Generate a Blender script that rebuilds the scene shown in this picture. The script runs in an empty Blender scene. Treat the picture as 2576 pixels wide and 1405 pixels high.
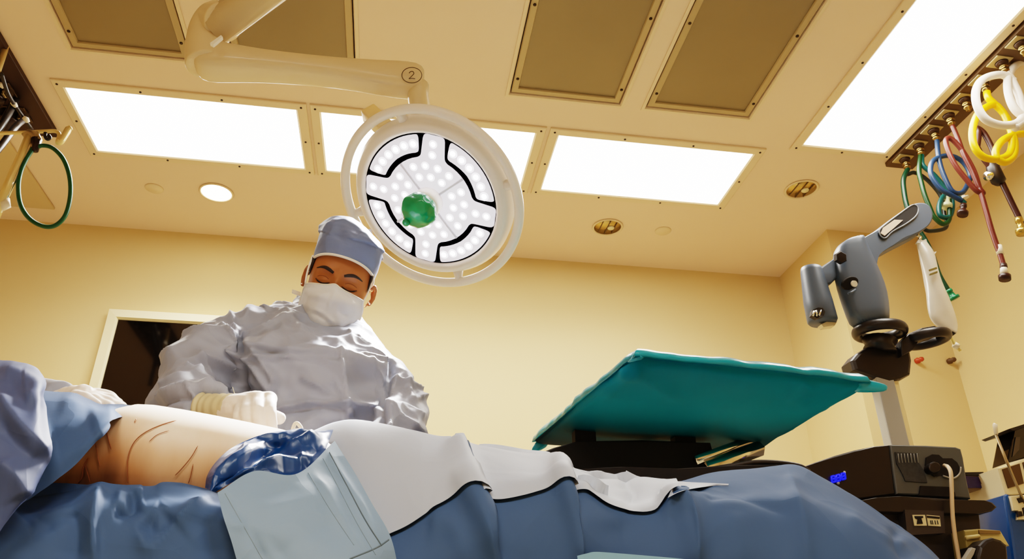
import bpy, bmesh, math, random
from mathutils import Vector as V, Matrix, noise
from mathutils.bvhtree import BVHTree
random.seed(7)
PI = math.pi
C = bpy.context.scene.collection
# ------------------------------------------------------------------ camera model
F, PITCH, YAW = 1950., math.radians(27.6), math.radians(8.7)
CAM = V((0, 0, .7))
CR = V((math.cos(YAW), -math.sin(YAW), 0))                       # camera right
CFH = V((math.sin(YAW), math.cos(YAW), 0))
CF = CFH*math.cos(PITCH) + V((0, 0, 1))*math.sin(PITCH)          # camera forward
CU = -CFH*math.sin(PITCH) + V((0, 0, 1))*math.cos(PITCH)         # camera up
def ray(px, py): return CR*((px-1288)/F) + CU*((702.5-py)/F) + CF
def U(px, py, Y):
    r = ray(px, py); return CAM + r*(Y/r.y)
def UZ(px, py, Z):
    r = ray(px, py); return CAM + r*((Z-CAM.z)/r.z)
def UD(px, py, d): return CAM + ray(px, py)*d
def PXM(p): return (p-CAM).dot(CF)/F                             # metres per pixel there
ZC = 3.1
# ------------------------------------------------------------------ materials
def lin(c):
    return tuple(((x/255)/12.92 if x/255 <= .04045 else ((x/255+.055)/1.055)**2.4) for x in c)
MATS = {}
def mat(name, col, rough=.6, metal=0, emit=0, ecol=None, noise_s=0, noise_a=.15, bump=0, bump_s=60, spec=.5, trans=0, alpha=1, coat=0, sheen=0, sub=0, crease=None):
    if name in MATS: return MATS[name]
    m = bpy.data.materials.new(name); m.use_nodes = True
    nt = m.node_tree; b = nt.nodes['Principled BSDF']
    c = lin(col)+(1,)
    b.inputs['Base Color'].default_value = c
    b.inputs['Roughness'].default_value = rough
    b.inputs['Metallic'].default_value = metal
    b.inputs['Specular IOR Level'].default_value = spec
    b.inputs['Transmission Weight'].default_value = trans
    b.inputs['Alpha'].default_value = alpha
    b.inputs['Coat Weight'].default_value = coat
    if sub:
        b.inputs['Subsurface Weight'].default_value = sub
        b.inputs['Subsurface Scale'].default_value = .01
    if emit:
        b.inputs['Emission Color'].default_value = lin(ecol or col)+(1,)
        b.inputs['Emission Strength'].default_value = emit
    if noise_s or bump or crease:
        tc = nt.nodes.new('ShaderNodeTexCoord')
    if noise_s:
        n = nt.nodes.new('ShaderNodeTexNoise'); n.inputs['Scale'].default_value = noise_s; n.inputs['Detail'].default_value = 4
        nt.links.new(tc.outputs['Object'], n.inputs['Vector'])
        mx = nt.nodes.new('ShaderNodeMix'); mx.data_type = 'RGBA'
        mx.inputs[6].default_value = tuple(max(0, x*(1-noise_a)) for x in c[:3])+(1,)
        mx.inputs[7].default_value = tuple(min(1, x*(1+noise_a)) for x in c[:3])+(1,)
        nt.links.new(n.outputs['Fac'], mx.inputs[0]); nt.links.new(mx.outputs[2], b.inputs['Base Color'])
    if bump:
        n2 = nt.nodes.new('ShaderNodeTexNoise'); n2.inputs['Scale'].default_value = bump_s; n2.inputs['Detail'].default_value = 3
        nt.links.new(tc.outputs['Object'], n2.inputs['Vector'])
        bp = nt.nodes.new('ShaderNodeBump'); bp.inputs['Strength'].default_value = bump; bp.inputs['Distance'].default_value = .004
        nt.links.new(n2.outputs['Fac'], bp.inputs['Height']); nt.links.new(bp.outputs['Normal'], b.inputs['Normal'])
    if crease:      # crumpled-sheet relief: warped cell ridges
        cs, cd_ = crease
        wn = nt.nodes.new('ShaderNodeTexNoise'); wn.inputs['Scale'].default_value = cs*.7
        nt.links.new(tc.outputs['Object'], wn.inputs['Vector'])
        va = nt.nodes.new('ShaderNodeVectorMath'); va.operation = 'MULTIPLY_ADD'; va.inputs[1].default_value = (.5/cs*2,)*3
        nt.links.new(wn.outputs['Color'], va.inputs[0]); nt.links.new(tc.outputs['Object'], va.inputs[2])
        vo = nt.nodes.new('ShaderNodeTexVoronoi'); vo.inputs['Scale'].default_value = cs
        nt.links.new(va.outputs[0], vo.inputs['Vector'])
        b2 = nt.nodes.new('ShaderNodeBump'); b2.inputs['Strength'].default_value = .9; b2.inputs['Distance'].default_value = cd_
        nt.links.new(vo.outputs['Distance'], b2.inputs['Height'])
        if bump: nt.links.new(bp.outputs['Normal'], b2.inputs['Normal'])
        nt.links.new(b2.outputs['Normal'], b.inputs['Normal'])
    MATS[name] = m; return m
M = mat
WALL = M('wall_paint', (220, 195, 146), .75, noise_s=1.2, noise_a=.03, bump=.05, bump_s=90)
CEIL = M('ceiling_paint', (234, 208, 180), .8, noise_s=1.5, noise_a=.03)
FLOOR = M('vinyl_floor', (196, 186, 166), .35, noise_s=4, noise_a=.1)
FRAME = M('cream_enamel', (230, 206, 172), .45)
GLOW = M('light_diffuser', (255, 252, 244), .6, emit=8, ecol=(255, 252, 244))
SCREW = M('screw_dark', (60, 45, 28), .5, metal=.4)
VENT = M('vent_metal', (140, 124, 94), .38, metal=.15, noise_s=2.2, noise_a=.14)
VENTF = M('vent_frame', (178, 158, 122), .42, metal=.2)
DARKGAP = M('dark_gap', (58, 42, 20), .8)
WHITE = M('white_enamel', (238, 226, 205), .32, coat=.3)
ARMW = M('arm_enamel', (226, 203, 162), .4, coat=.2)
GOWN = M('gown_cloth', (156, 163, 180), .5, noise_s=6, noise_a=.04, bump=.2, bump_s=28, spec=.45, crease=(10, .012))
CAPM = M('cap_cloth', (112, 128, 164), .6, noise_s=14, noise_a=.08, bump=.12, bump_s=70, crease=(22, .004))
MASKM = M('mask_cloth', (216, 218, 222), .75, bump=.08, bump_s=120)
PIPE = M('white_piping', (246, 240, 228), .7)
BLUED = M('blue_drape', (70, 94, 130), .72, noise_s=3, noise_a=.09, bump=.1, bump_s=40, spec=.18, crease=(5, .012))
PURD = M('slate_drape', (76, 90, 126), .58, noise_s=3, noise_a=.1, bump=.1, bump_s=40, spec=.3, crease=(6, .012))
GREYD = M('grey_drape', (176, 186, 202), .6, noise_s=4, noise_a=.04, bump=.08, bump_s=50, spec=.3, crease=(6, .008))
PATCH = M('patch_film', (124, 150, 176), .55, noise_s=8, noise_a=.07, bump=.15, bump_s=30, crease=(11, .006))
PALE = M('pale_teal_sheet', (122, 164, 186), .6, noise_s=5, noise_a=.05)
TEAL = M('teal_plastic', (0, 134, 160), .6, noise_s=5, noise_a=.12, bump=.15, bump_s=14, spec=.08)
POUCH = M('blue_plastic', (0, 64, 122), .34, noise_s=12, noise_a=.45, coat=.1, bump=.12, bump_s=18, crease=(16, .010))
GLOVE = M('latex_glove', (242, 230, 220), .42, noise_s=20, noise_a=.04)
CUFF = M('glove_cuff', (206, 192, 156), .5, noise_s=30, noise_a=.06)
SKIN = M('face_skin', (160, 100, 56), .5, noise_s=24, noise_a=.1, sub=.1)
HAIR = M('dark_hair', (36, 24, 18), .7, noise_s=150, noise_a=.3)
LASH = M('lash_line', (44, 22, 14), .6)
GREYP = M('grey_plastic', (82, 94, 110), .42, noise_s=5, noise_a=.05)
GREYL = M('light_grey_plastic', (160, 158, 152), .42)
BLACK = M('black_plastic', (34, 28, 26), .38)
BLACKM = M('black_matte', (24, 19, 17), .75)
SCREEN = M('dark_screen', (12, 9, 8), .06, spec=.9)
CHROME = M('chrome', (226, 218, 200), .14, metal=1)
STEEL = M('brushed_steel', (176, 160, 132), .34, metal=.8)
RAIL = M('brown_rail', (96, 74, 50), .5, metal=.2)
PLATE = M('outlet_plate', (190, 172, 128), .4, metal=.3)
def hosem(n, c): return M('hose_'+n, c, .35, noise_s=10, noise_a=.1)
# ------------------------------------------------------------------ mesh builder
class MB:
    def __init__(s): s.v = []; s.f = []; s.m = []; s.sm = []
    def add(s, vs, fs, mi=0, smooth=True):
        o = len(s.v); s.v += [V(p) for p in vs]
        for f in fs:
            s.f.append([i+o for i in f]); s.m.append(mi); s.sm.append(smooth)
        return s
    def box(s, c, sz, mi=0, R=None):
        c = V(c); hx, hy, hz = sz[0]/2, sz[1]/2, sz[2]/2
        vs = [V((x, y, z)) for x in (-hx, hx) for y in (-hy, hy) for z in (-hz, hz)]
        if R: vs = [R @ p for p in vs]
        return s.add([c+p for p in vs], [(0,1,3,2),(4,6,7,5),(0,4,5,1),(2,3,7,6),(0,2,6,4),(1,5,7,3)], mi, False)
    def loft(s, rings, mi=0, smooth=True, cap=True, closed=True):
        n = len(rings[0]); vs = [p for r in rings for p in r]; fs = []
        for i in range(len(rings)-1):
            for j in range(n if closed else n-1):
                k = (j+1) % n
                fs.append((i*n+j, i*n+k, (i+1)*n+k, (i+1)*n+j))
        if cap and closed:
            fs.append(tuple(range(n-1, -1, -1))); fs.append(tuple(range((len(rings)-1)*n, len(rings)*n)))
        return s.add(vs, fs, mi, smooth)
    def tube(s, pts, r, n=10, mi=0, cap=True, closed=False, flat=1, up=None):
        pts = [V(p) for p in pts]; k = len(pts); rings = []; prev = None
        for i, p in enumerate(pts):
            if closed: t = pts[(i+1) % k]-pts[i-1]
            else: t = pts[min(i+1, k-1)]-pts[max(i-1, 0)]
            t = t.normalized() if t.length > 1e-9 else V((0, 0, 1))
            if prev is None:
                a = up or (V((0, 0, 1)) if abs(t.z) < .9 else V((1, 0, 0)))
                u = (a - t*a.dot(t)).normalized()
            else: u = (prev - t*prev.dot(t)).normalized()
            prev = u; w = t.cross(u); rr = r[i] if isinstance(r, (list, tuple)) else r
            rings.append([p + u*(math.cos(2*PI*j/n)*rr) + w*(math.sin(2*PI*j/n)*rr*flat) for j in range(n)])
        if closed: rings.append(rings[0]); return s.loft(rings, mi, True, False)
        return s.loft(rings, mi, True, cap)
    def lathe(s, prof, c, ax, n=32, mi=0, smooth=True):
        c = V(c); ax = V(ax).normalized(); a = V((0, 0, 1)) if abs(ax.z) < .9 else V((1, 0, 0))
        u = (a-ax*a.dot(ax)).normalized(); w = ax.cross(u)
        return s.loft([[c+ax*h+(u*math.cos(2*PI*j/n)+w*math.sin(2*PI*j/n))*max(r, 1e-4) for j in range(n)] for r, h in prof], mi, smooth, True)
    def grid(s, g, mi=0, smooth=True):
        nr, nc = len(g), len(g[0])
        return s.add([p for r in g for p in r], [(i*nc+j, i*nc+j+1, (i+1)*nc+j+1, (i+1)*nc+j) for i in range(nr-1) for j in range(nc-1)], mi, smooth)
    def prism(s, poly, d, mi=0, bev=0, mi2=None):
        """polygon (front outline) pushed back by vector d; optional soft edge"""
        poly = [V(p) for p in poly]; n = len(poly); d = V(d); c = sum(poly, V())/n
        rings = []
        if bev:
            sh = lambda p, k: p + (c-p).normalized()*bev*k
            dn = d.normalized()
            rings = [[sh(p, 1) for p in poly], [sh(p, .3)+dn*bev*.3 for p in poly], [p+dn*bev for p in poly], [p+d-dn*bev for p in poly], [sh(p, .3)+d-dn*bev*.3 for p in poly], [sh(p, 1)+d for p in poly]]
        else: rings = [poly, [p+d for p in poly]]
        return s.loft(rings, mi, False, True)
def obj(name, mb, mats, parent=None, subsurf=0, bevel=0, fix=True):
    me = bpy.data.meshes.new(name)
    if isinstance(mb, MB):
        me.from_pydata([tuple(p) for p in mb.v], [], mb.f)
        for p, mi, sm in zip(me.polygons, mb.m, mb.sm): p.material_index = mi; p.use_smooth = sm
        if fix:
            bm = bmesh.new(); bm.from_mesh(me); bmesh.ops.remove_doubles(bm, verts=bm.verts, dist=1e-6)
            bmesh.ops.recalc_face_normals(bm, faces=bm.faces); bm.to_mesh(me); bm.free()
    else: me = mb
    for m in (mats if isinstance(mats, (list, tuple)) else [mats]): me.materials.append(m)
    o = bpy.data.objects.new(name, me); C.objects.link(o)
    if bevel:
        b = o.modifiers.new('bevel', 'BEVEL'); b.width = bevel; b.segments = 2; b.limit_method = 'ANGLE'
    if subsurf:
        b = o.modifiers.new('sub', 'SUBSURF'); b.levels = b.render_levels = subsurf
    if parent:
        o.parent = parent; o.matrix_parent_inverse = parent.matrix_world.inverted()
    return o
def tag(o, label, cat, group=None):
    o['label'] = label; o['category'] = cat
    if group: o['group'] = group
    return o
def thing(name, label, cat, loc=(0, 0, 0), group=None):
    o = bpy.data.objects.new(name, None); C.objects.link(o); o.location = loc
    o.empty_display_size = .05
    o.matrix_world = Matrix.Translation(V(loc))
    return tag(o, label, cat, group)
def struct(name, mb, m, **k):
    o = obj(name, mb, m, **k); o['kind'] = 'structure'; return o
def cat(pts, n=8, closed=False):
    pts = [V(p) for p in pts]; out = []; k = len(pts)
    for i in range(k if closed else k-1):
        if closed: a, b, c, d = pts[i-1], pts[i], pts[(i+1) % k], pts[(i+2) % k]
        else:
            b, c = pts[i], pts[i+1]
            a = pts[i-1] if i else b*2-c
            d = pts[i+2] if i+2 < k else c*2-b
        for j in range(n):
            t = j/n
            out.append(.5*((2*b)+(c-a)*t+(2*a-5*b+4*c-d)*t*t+(3*b-a-3*c+d)*t**3))
    if not closed: out.append(pts[-1])
    return out
def surf(ctrl, nc=10, nr=10):
    rows = [cat(r, nc) for r in ctrl]
    cols = [cat([rows[i][j] for i in range(len(rows))], nr) for j in range(len(rows[0]))]
    return [[cols[j][i] for j in range(len(cols))] for i in range(len(cols[0]))]
def crump(p, s, seed=0):
    d = noise.voronoi(p*s+V((seed*3.1, seed*7.7, seed)))[0]
    return d[0]
def grid_normals(g):
    nr, nc = len(g), len(g[0]); N = []
    for i in range(nr):
        r = []
        for j in range(nc):
            a = g[i][min(j+1, nc-1)]-g[i][max(j-1, 0)]; b = g[min(i+1, nr-1)][j]-g[max(i-1, 0)][j]
            n = a.cross(b); n = n.normalized() if n.length > 1e-12 else V((0, -1, 0))
            if n.dot(CAM-g[i][j]) < 0: n = -n
            r.append(n)
        N.append(r)
    return N
def proj(p):
    d = p-CAM; z = d.dot(CF); return 1288+F*d.dot(CR)/z, 702.5-F*d.dot(CU)/z
def P2D(pts, *a): return [V((x, y, 0)) for x, y in pts]
def seg_d(p, a, b):
    ab = b-a; t = max(0, min(1, (p-a).dot(ab)/max(ab.length_squared, 1e-12))); return (p-(a+ab*t)).length, t
def relief(g, folds=(), amp=.006, s=7, amp2=.003, s2=18, seed=1, edge=None, traced=True):
    """push a cloth sheet in and out along its own normal: broad waves, crumple and given fold lines"""
    N = grid_normals(g); out = []
    fl = []
    for pts, h, w in folds:
        q = cat(pts, 4) if len(pts) > 2 else [V(p) for p in pts]
        fl.append((q, h, w, min(p.x for p in q), max(p.x for p in q), min(p.y for p in q), max(p.y for p in q)))
    for i, r in enumerate(g):
        o = []
        for j, p in enumerate(r):
            d = amp*noise.noise(p*s+V((seed, 0, 0))) + amp2*(crump(p, s2, seed)-.4)
            if traced:
                x, y = proj(p); pp = V((x, y, 0)); sc_ = F/(p-CAM).dot(CF)
            else: pp = p; sc_ = 1
            for q, h, w, bx0, bx1, by0, by1 in fl:
                m = 1e9; tt = 0; w = w*sc_
                if pp.x < bx0-3*w or pp.x > bx1+3*w or pp.y < by0-3*w or pp.y > by1+3*w: continue
                for k in range(len(q)-1):
                    dd, t = seg_d(pp, q[k], q[k+1])
                    if dd < m: m = dd; tt = (k+t)/(len(q)-1)
                if m < 3*w: d += h*math.exp(-(m/w)**1.3*1.2)*min(1, 6*min(tt, 1-tt)+.25)
            k = edge(i/(len(g)-1), j/(len(r)-1)) if edge else 1
            o.append(p+N[i][j]*d*k)
        out.append(o)
    return out
def baked(name, mb, voxel, smooth=2, keep=None):
    """join overlapping closed shapes into one continuous skin"""
    o = obj('tmp', mb, [], None)
    r = o.modifiers.new('r', 'REMESH'); r.mode = 'VOXEL'; r.voxel_size = voxel
    if smooth:
        s = o.modifiers.new('s', 'SMOOTH'); s.factor = .5; s.iterations = smooth
    dg = bpy.context.evaluated_depsgraph_get(); dg.update()
    me = bpy.data.meshes.new_from_object(o.evaluated_get(dg)); me.name = name
    om = o.data; bpy.data.objects.remove(o); bpy.data.meshes.remove(om)
    me.materials.clear()
    for p in me.polygons: p.use_smooth = True; p.material_index = 0
    return me
def push(me, fn):
    ns = [v.normal.copy() for v in me.vertices]
    for v, n in zip(me.vertices, ns): v.co = v.co + n*fn(v.co, n)
    me.update()
# ------------------------------------------------------------------ room
YB, XL, XR, YF = 4.235, -2.95, 3.06, -2.6
def quad(a, b, c, d): return MB().add([a, b, c, d], [(0, 1, 2, 3)], 0, False)
def slab(x0, x1, y0, y1, z0, z1): return MB().box(((x0+x1)/2, (y0+y1)/2, (z0+z1)/2), (x1-x0, y1-y0, z1-z0))
struct('floor', slab(XL-.1, XR+.1, YF-.1, YB+.1, -.1, 0), FLOOR)
struct('wall_back', slab(XL-.1, XR+.1, YB, YB+.1, 0, ZC+.2), WALL)
struct('wall_left', slab(XL-.1, XL, YF, YB, 0, ZC+.2), WALL)
struct('wall_right', slab(XR, XR+.1, YF, YB, 0, ZC+.2), WALL)
struct('wall_front', slab(XL-.1, XR+.1, YF-.1, YF, 0, ZC+.2), WALL)
struct('wall_corner', slab(2.446, XR, 3.62, YB, 0, ZC+.02), WALL)
# ceiling with real openings: lights sit flush, vents are recessed
holes = []
LIGHTS = [(-1.588, -.571, 2.98, 3.45), (-.455, .570, 2.98, 3.45), (.690, 1.697, 2.98, 3.45), (1.912, 2.352, 1.70, 2.865)]
VENTS = [(-1.480, -.990), (-.812, -.288), (.405, .928), (1.050, 1.563)]
VY0, VY1 = 1.66, 2.722
DL = [(-1.068, 3.76, True), (2.096, 3.245, False), (1.151, 3.788, False)]
xs = sorted({XL, XR, *[v for h in VENTS for v in h]})
mb = MB()
for i in range(len(xs)-1):
    vent = any(abs(xs[i]-a) < 1e-6 and abs(xs[i+1]-b) < 1e-6 for a, b in VENTS)
    segs = [(YF, VY0), (VY1, YB)] if vent else [(YF, YB)]
    for a, b in segs:
        mb.add([(xs[i], a, ZC), (xs[i+1], a, ZC), (xs[i+1], b, ZC), (xs[i], b, ZC)], [(0, 1, 2, 3)], 0, False)
for a, b in VENTS:   # reveals of the vent recesses and the deck above
    t = ZC+.035
    for q in ([(a, VY0, ZC), (a, VY1, ZC), (a, VY1, t), (a, VY0, t)], [(b, VY0, ZC), (b, VY1, ZC), (b, VY1, t), (b, VY0, t)],
              [(a, VY1, ZC), (b, VY1, ZC), (b, VY1, t), (a, VY1, t)], [(a, VY0, ZC), (b, VY0, ZC), (b, VY0, t), (a, VY0, t)]):
        mb.add(q, [(0, 1, 2, 3)], 0, False)
mb.box(((XL+XR)/2, (YF+YB)/2, ZC+.16), (XR-XL+.2, YB-YF+.2, .1))
struct('ceiling', mb, CEIL, fix=False)
# flush fluorescent panels
LN = ['lit white ceiling panel above the dark wall screen, at the left end of the row', 'lit white ceiling panel half hidden behind the round surgical lamp',
      'lit white ceiling panel right of the surgical lamp, end of the row of three', 'long lit ceiling panel beside the row of hanging hoses']
PANELS = []
def ceiling_light(x0, x1, y0, y1, label, group='flush ceiling light panels'):
    t = thing('ceiling_light', label, 'ceiling light', ((x0+x1)/2, (y0+y1)/2, ZC), group)
    f = MB(); w = .05; z0, z1 = ZC-.012, ZC-.0005
    ins = .008
    def ring(x0, x1, y0, y1, z): return [V((x0, y0, z)), V((x1, y0, z)), V((x1, y1, z)), V((x0, y1, z))]
    f.loft([ring(x0-w, x1+w, y0-w, y1+w, z1), ring(x0-w, x1+w, y0-w, y1+w, z0+.003), ring(x0-w+.004, x1+w-.004, y0-w+.004, y1+w-.004, z0),
            ring(x0-ins, x1+ins, y0-ins, y1+ins, z0), ring(x0, x1, y0, y1, z0+.004), ring(x0, x1, y0, y1, z1)], 0, False, False)
    nx, ny = max(2, round((x1-x0)/.3)), max(2, round((y1-y0)/.3))
    sp = [(x0-.026+(x1-x0+.052)*i/nx, y) for i in range(nx+1) for y in (y0-.026, y1+.026)]
    sp += [(x, y0+(y1-y0)*i/ny) for i in range(1, ny) for x in (x0-.026, x1+.026)]
    for sx, sy in sp: f.lathe([(.0055, 0), (.0055, .003), (.003, .004)], (sx, sy, z0), (0, 0, -1), 8, 1)
    obj('frame', f, [FRAME, SCREW], t)
    obj('diffuser', MB().box(((x0+x1)/2, (y0+y1)/2, ZC-.0035), (x1-x0-.002, y1-y0-.002, .005)), GLOW, t)
    PANELS.append(((x0+x1)/2, (y0+y1)/2, x1-x0, y1-y0, .5 if x0 > 1.8 else 1))
for L, lb in zip(LIGHTS, LN): ceiling_light(*L, lb)
for x0, x1, lb in ((-1.2, -.2, 'added fill panel on the ceiling behind the camera, left one'), (.4, 1.4, 'added fill panel on the ceiling behind the camera, right one')):  # unseen panels added behind the camera as front fill light
    ceiling_light(x0, x1, -.9, -.45, lb, 'added fill panels behind the camera')
VN = ['leftmost recessed tan metal air panel in the ceiling', 'recessed tan air panel crossed by the white lamp arm', 'recessed tan air panel right of the surgical lamp, narrower in view', 'recessed tan air panel nearest the long ceiling light']
for (a, b), lb in zip(VENTS, VN):
    t = thing('ceiling_air_panel', lb, 'air vent', ((a+b)/2, (VY0+VY1)/2, ZC), 'recessed metal air panels')
    f = MB()
    def ring(d, z): return [V((a+d, VY0+d, z)), V((b-d, VY0+d, z)), V((b-d, VY1-d, z)), V((a+d, VY1-d, z))]
    f.loft([ring(-.018, ZC-.0005), ring(-.018, ZC-.005), ring(-.004, ZC-.006), ring(-.001, ZC-.0005)], 1, False, False)
    f.loft([ring(.006, ZC+.03), ring(.006, ZC+.004), ring(.010, ZC+.001), ring(.034, ZC+.001), ring(.037, ZC+.006), ring(.037, ZC+.016)], 0, False, False)
    for sx, sy in [(x, y) for x in (a+.022, b-.022) for y in (VY0+.1, (VY0+VY1)/2, VY1-.1)]:
        f.lathe([(.007, 0), (.007, .003), (.004, .004)], (sx, sy, ZC+.001), (0, 0, -1), 8, 2)
    obj('frame', f, [VENTF, FRAME, SCREW], t)
    obj('perforated_panel', MB().box(((a+b)/2, (VY0+VY1)/2, ZC+.013), (b-a-.07, VY1-VY0-.07, .004)), VENT, t)
    obj('shadow_gap', MB().box(((a+b)/2, (VY0+VY1)/2, ZC+.033), (b-a-.002, VY1-VY0-.002, .003)), DARKGAP, t)
# dark access panel at the left, where the ceiling meets the far wall
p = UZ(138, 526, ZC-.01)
t = thing('ceiling_access_panel', 'flat darker ceiling panel behind the thin green hose loop', 'ceiling panel', (p.x-.35, p.y-.4, ZC))
obj('panel', MB().box((p.x-.35, p.y-.42, ZC-.008), (.70, .84, .014)), M('darker_panel', (206, 182, 140), .7), t, bevel=.004)
# downlights and small ceiling covers
DLN = ['lit round downlight in the ceiling above the dark screen', 'unlit round downlight between the long ceiling light and the grey jointed arm', 'unlit round downlight below the right panel of the row']
for (x, y, on), lb in zip(DL, DLN):
    t = thing('downlight', lb, 'downlight', (x, y, ZC), None)
    obj('trim_ring', MB().lathe([(.078, 0), (.090, 0), (.092, .004), (.088, .009), (.080, .007), (.078, 0)], (x, y, ZC-.0005), (0, 0, -1), 40), FRAME, t)
    if on:
        obj('lamp_face', MB().lathe([(.0785, 0), (.078, .004), (.05, .012), (.0, .016)], (x, y, ZC-.001), (0, 0, -1), 36), M('lamp_glow', (255, 246, 225), .5, emit=11, ecol=(255, 240, 214)), t)
    else:
        obj('reflector', MB().lathe([(.0785, 0), (.0785, .002), (.0, .0025)], (x, y, ZC-.0008), (0, 0, -1), 36), M('reflector_gold', (198, 168, 106), .16, metal=.7), t)
        f = MB()
        for k in (-1, 0, 1):
            f.box((x+k*.042, y, ZC-.005), (.005, 2*math.sqrt(.074**2-(k*.042)**2), .005), 0)
        obj('louvre', f, M('louvre_brown', (96, 72, 36), .5), t)  # dark brown louvre blades
        obj('bulb', MB().lathe([(.0, .014), (.018, .012), (.022, .006), (.02, .002)], (x+.02, y, ZC), (0, 0, -1), 20), M('bulb_glass', (236, 220, 176), .25), t)
for px, py, lb in ((388, 473, 'small flat round sprinkler cover left of the lit downlight'), (1668, 580, 'small flat round sprinkler cover right of the unlit downlight')):
    p = UZ(px, py, ZC)
    tag(obj('sprinkler_cover', MB().lathe([(.048, 0), (.048, .003), (.044, .007), (0, .008)], p, (0, 0, -1), 32), FRAME), lb, 'sprinkler cover', 'round sprinkler covers')
# dark framed screen on the far wall
yb = YB-.03
def W(px, py): return U(px, py, YB-.045)
a, b = W(270, 775), W(600, 801)
zt = W(290, 777).z; zb = W(225, 985).z-.35; x0, x1 = W(250, 870).x, W(735, 870).x
t = thing('wall_screen', 'large dark screen in a pale frame on the far wall behind the surgeon', 'screen', ((x0+x1)/2, YB, zb))
f = MB(); w = .055
def ringw(d, y): return [V((x0+d, y, zb+d)), V((x1-d, y, zb+d)), V((x1-d, y, zt-d)), V((x0+d, y, zt-d))]
f.loft([ringw(0, YB-.001), ringw(0, YB-.045), ringw(w*.85, YB-.05), ringw(w, YB-.035), ringw(w, YB-.001)], 0, False, False)
obj('frame', f, M('pale_frame', (240, 226, 186), .5), t)
obj('screen', MB().box(((x0+x1)/2, YB-.02, (zb+zt)/2), (x1-x0-2*w, .015, zt-zb-2*w)), SCREEN, t)
# ------------------------------------------------------------------ surgical lamp
LC = UD(1085, 500, 2.35); vv = (CAM-LC).normalized(); s2 = math.sqrt(.5)
r_ = (CR-vv*CR.dot(vv)).normalized(); u_ = vv.cross(r_)
t35 = math.radians(34); LNV = vv*math.cos(t35)+(r_*-s2+u_*-s2)*math.sin(t35)
E1 = (r_*s2-u_*s2).normalized(); E2 = LNV.cross(E1).normalized()
if E2.dot(u_) < 0: E2 = -E2
R = 178*2.35/F
def LP(a, b, h): return LC+E1*(a*R)+E2*(b*R)+LNV*h
def pol(r, deg, h): return LP(r*math.cos(math.radians(deg)), r*math.sin(math.radians(deg)), h)
lamp = thing('surgical_light', 'round white surgical lamp with a green handle cover on a jointed ceiling arm', 'surgical lamp', tuple(LC))
HEADM = M('lamp_shell', (246, 238, 230), .35, coat=.3)
obj('lamp_head', MB().lathe([(.99*R, .012), (1.0*R, .018), (1.05*R, .024), (1.14*R, .014), (1.20*R, -.012), (1.18*R, -.045), (1.0*R, -.075), (.6*R, -.095), (.0, -.10)], LC, LNV, 72), HEADM, lamp)
obj('base_disc', MB().lathe([(.995*R, .0132), (.0, .0132)], LC, LNV, 64), M('lamp_gap', (8, 6, 8), .9, spec=.1), lamp)
LENS = M('lamp_lens', (228, 226, 236), .25, emit=.62, ecol=(238, 234, 250), noise_s=60, noise_a=.08)
LED = M('lamp_led', (255, 255, 255), .3, emit=9, ecol=(252, 250, 255))
LEDP = M('lamp_led_halo', (240, 236, 246), .3, emit=1.5, ecol=(246, 242, 252))
def pad(poly, h0, h1, inset=.03):
    c = sum((V((x, y, 0)) for x, y in poly), V())/len(poly); mb = MB(); rs = []
    for k, h in ((0, h0), (0, h1-.006), (.35, h1-.002), (1, h1)):
        rs.append([LP(*(V((x, y, 0))+(c-V((x, y, 0))).normalized()*inset*k)[:2], h) for x, y in poly])
    return mb.loft(rs, 0, True, True)
def leds(mb, pts, h, r=.052):
    for x, y in pts:
        o = LP(x, y, h)
        mb.lathe([(r*R*1.25, 0), (r*R*1.2, .0015), (r*R*.75, .002)], o, LNV, 14, 2)
        mb.lathe([(r*R*.72, .002), (r*R*.5, .0045), (.0, .0055)], o, LNV, 12, 1)
def P2(r, d): return (r*math.cos(math.radians(d)), r*math.sin(math.radians(d)))
def rounded(poly, rad=.05, n=4):
    out = []; k = len(poly)
    for i in range(k):
        a, b, c = V((*poly[i-1], 0)), V((*poly[i], 0)), V((*poly[(i+1) % k], 0))
        ang = (a-b).angle(c-b) if (a-b).length > 1e-6 and (c-b).length > 1e-6 else PI
        if ang > 2.6: out.append((b.x, b.y)); continue
        d1 = (a-b).normalized()*min(rad, (a-b).length*.45); d2 = (c-b).normalized()*min(rad, (c-b).length*.45)
        for j in range(n+1):
            t = j/n; q = (b+d1)*(1-t)**2+b*2*t*(1-t)+(b+d2)*t*t; out.append((q.x, q.y))
    return out
for cen in (170, 80, 260, 350):
    po = [P2(.975, cen-31.5+63*i/14) for i in range(15)]+[P2(.722, cen+29-58*i/12) for i in range(13)]
    mb = pad(rounded(po, .09), .009, .017)
    leds(mb, [P2(.845, cen-25+10*i) for i in range(6)], .016, .055)
    obj('lens_pod', mb, [LENS, LED, LEDP], lamp)
po = []
for sp in (125, 215, 305, 395):    # cross-shaped centre: a disc with four spokes
    c0, s0 = math.cos(math.radians(sp)), math.sin(math.radians(sp)); w = .155
    for x, y in ((.655, -w-.02), (.985, -w), (.985, w), (.655, w+.02)): po.append((x*c0-y*s0, x*s0+y*c0))
    po += [P2(.655, sp+20+50*i/7) for i in range(8)]
mb = pad(rounded(po, .06, 3), .009, .018)
pts = []
for sp in (125, 215, 305, 395):
    pts += [P2(.86, sp), P2(.70, sp)]
    pts += [P2(.53, sp+d) for d in (-30, -10, 10, 30)]+[P2(.37, sp+d) for d in (-27, 0, 27)]
leds(mb, pts, .017, .05)
for c0 in (170, 80, 260, 350): mb.tube([pol(.2, c0, .018), pol(.65, c0, .018)], .004, 6, 3)
obj('lens_centre', mb, [LENS, LED, LEDP, M('seam_grey', (190, 188, 196), .5, emit=.3)], lamp)
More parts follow.
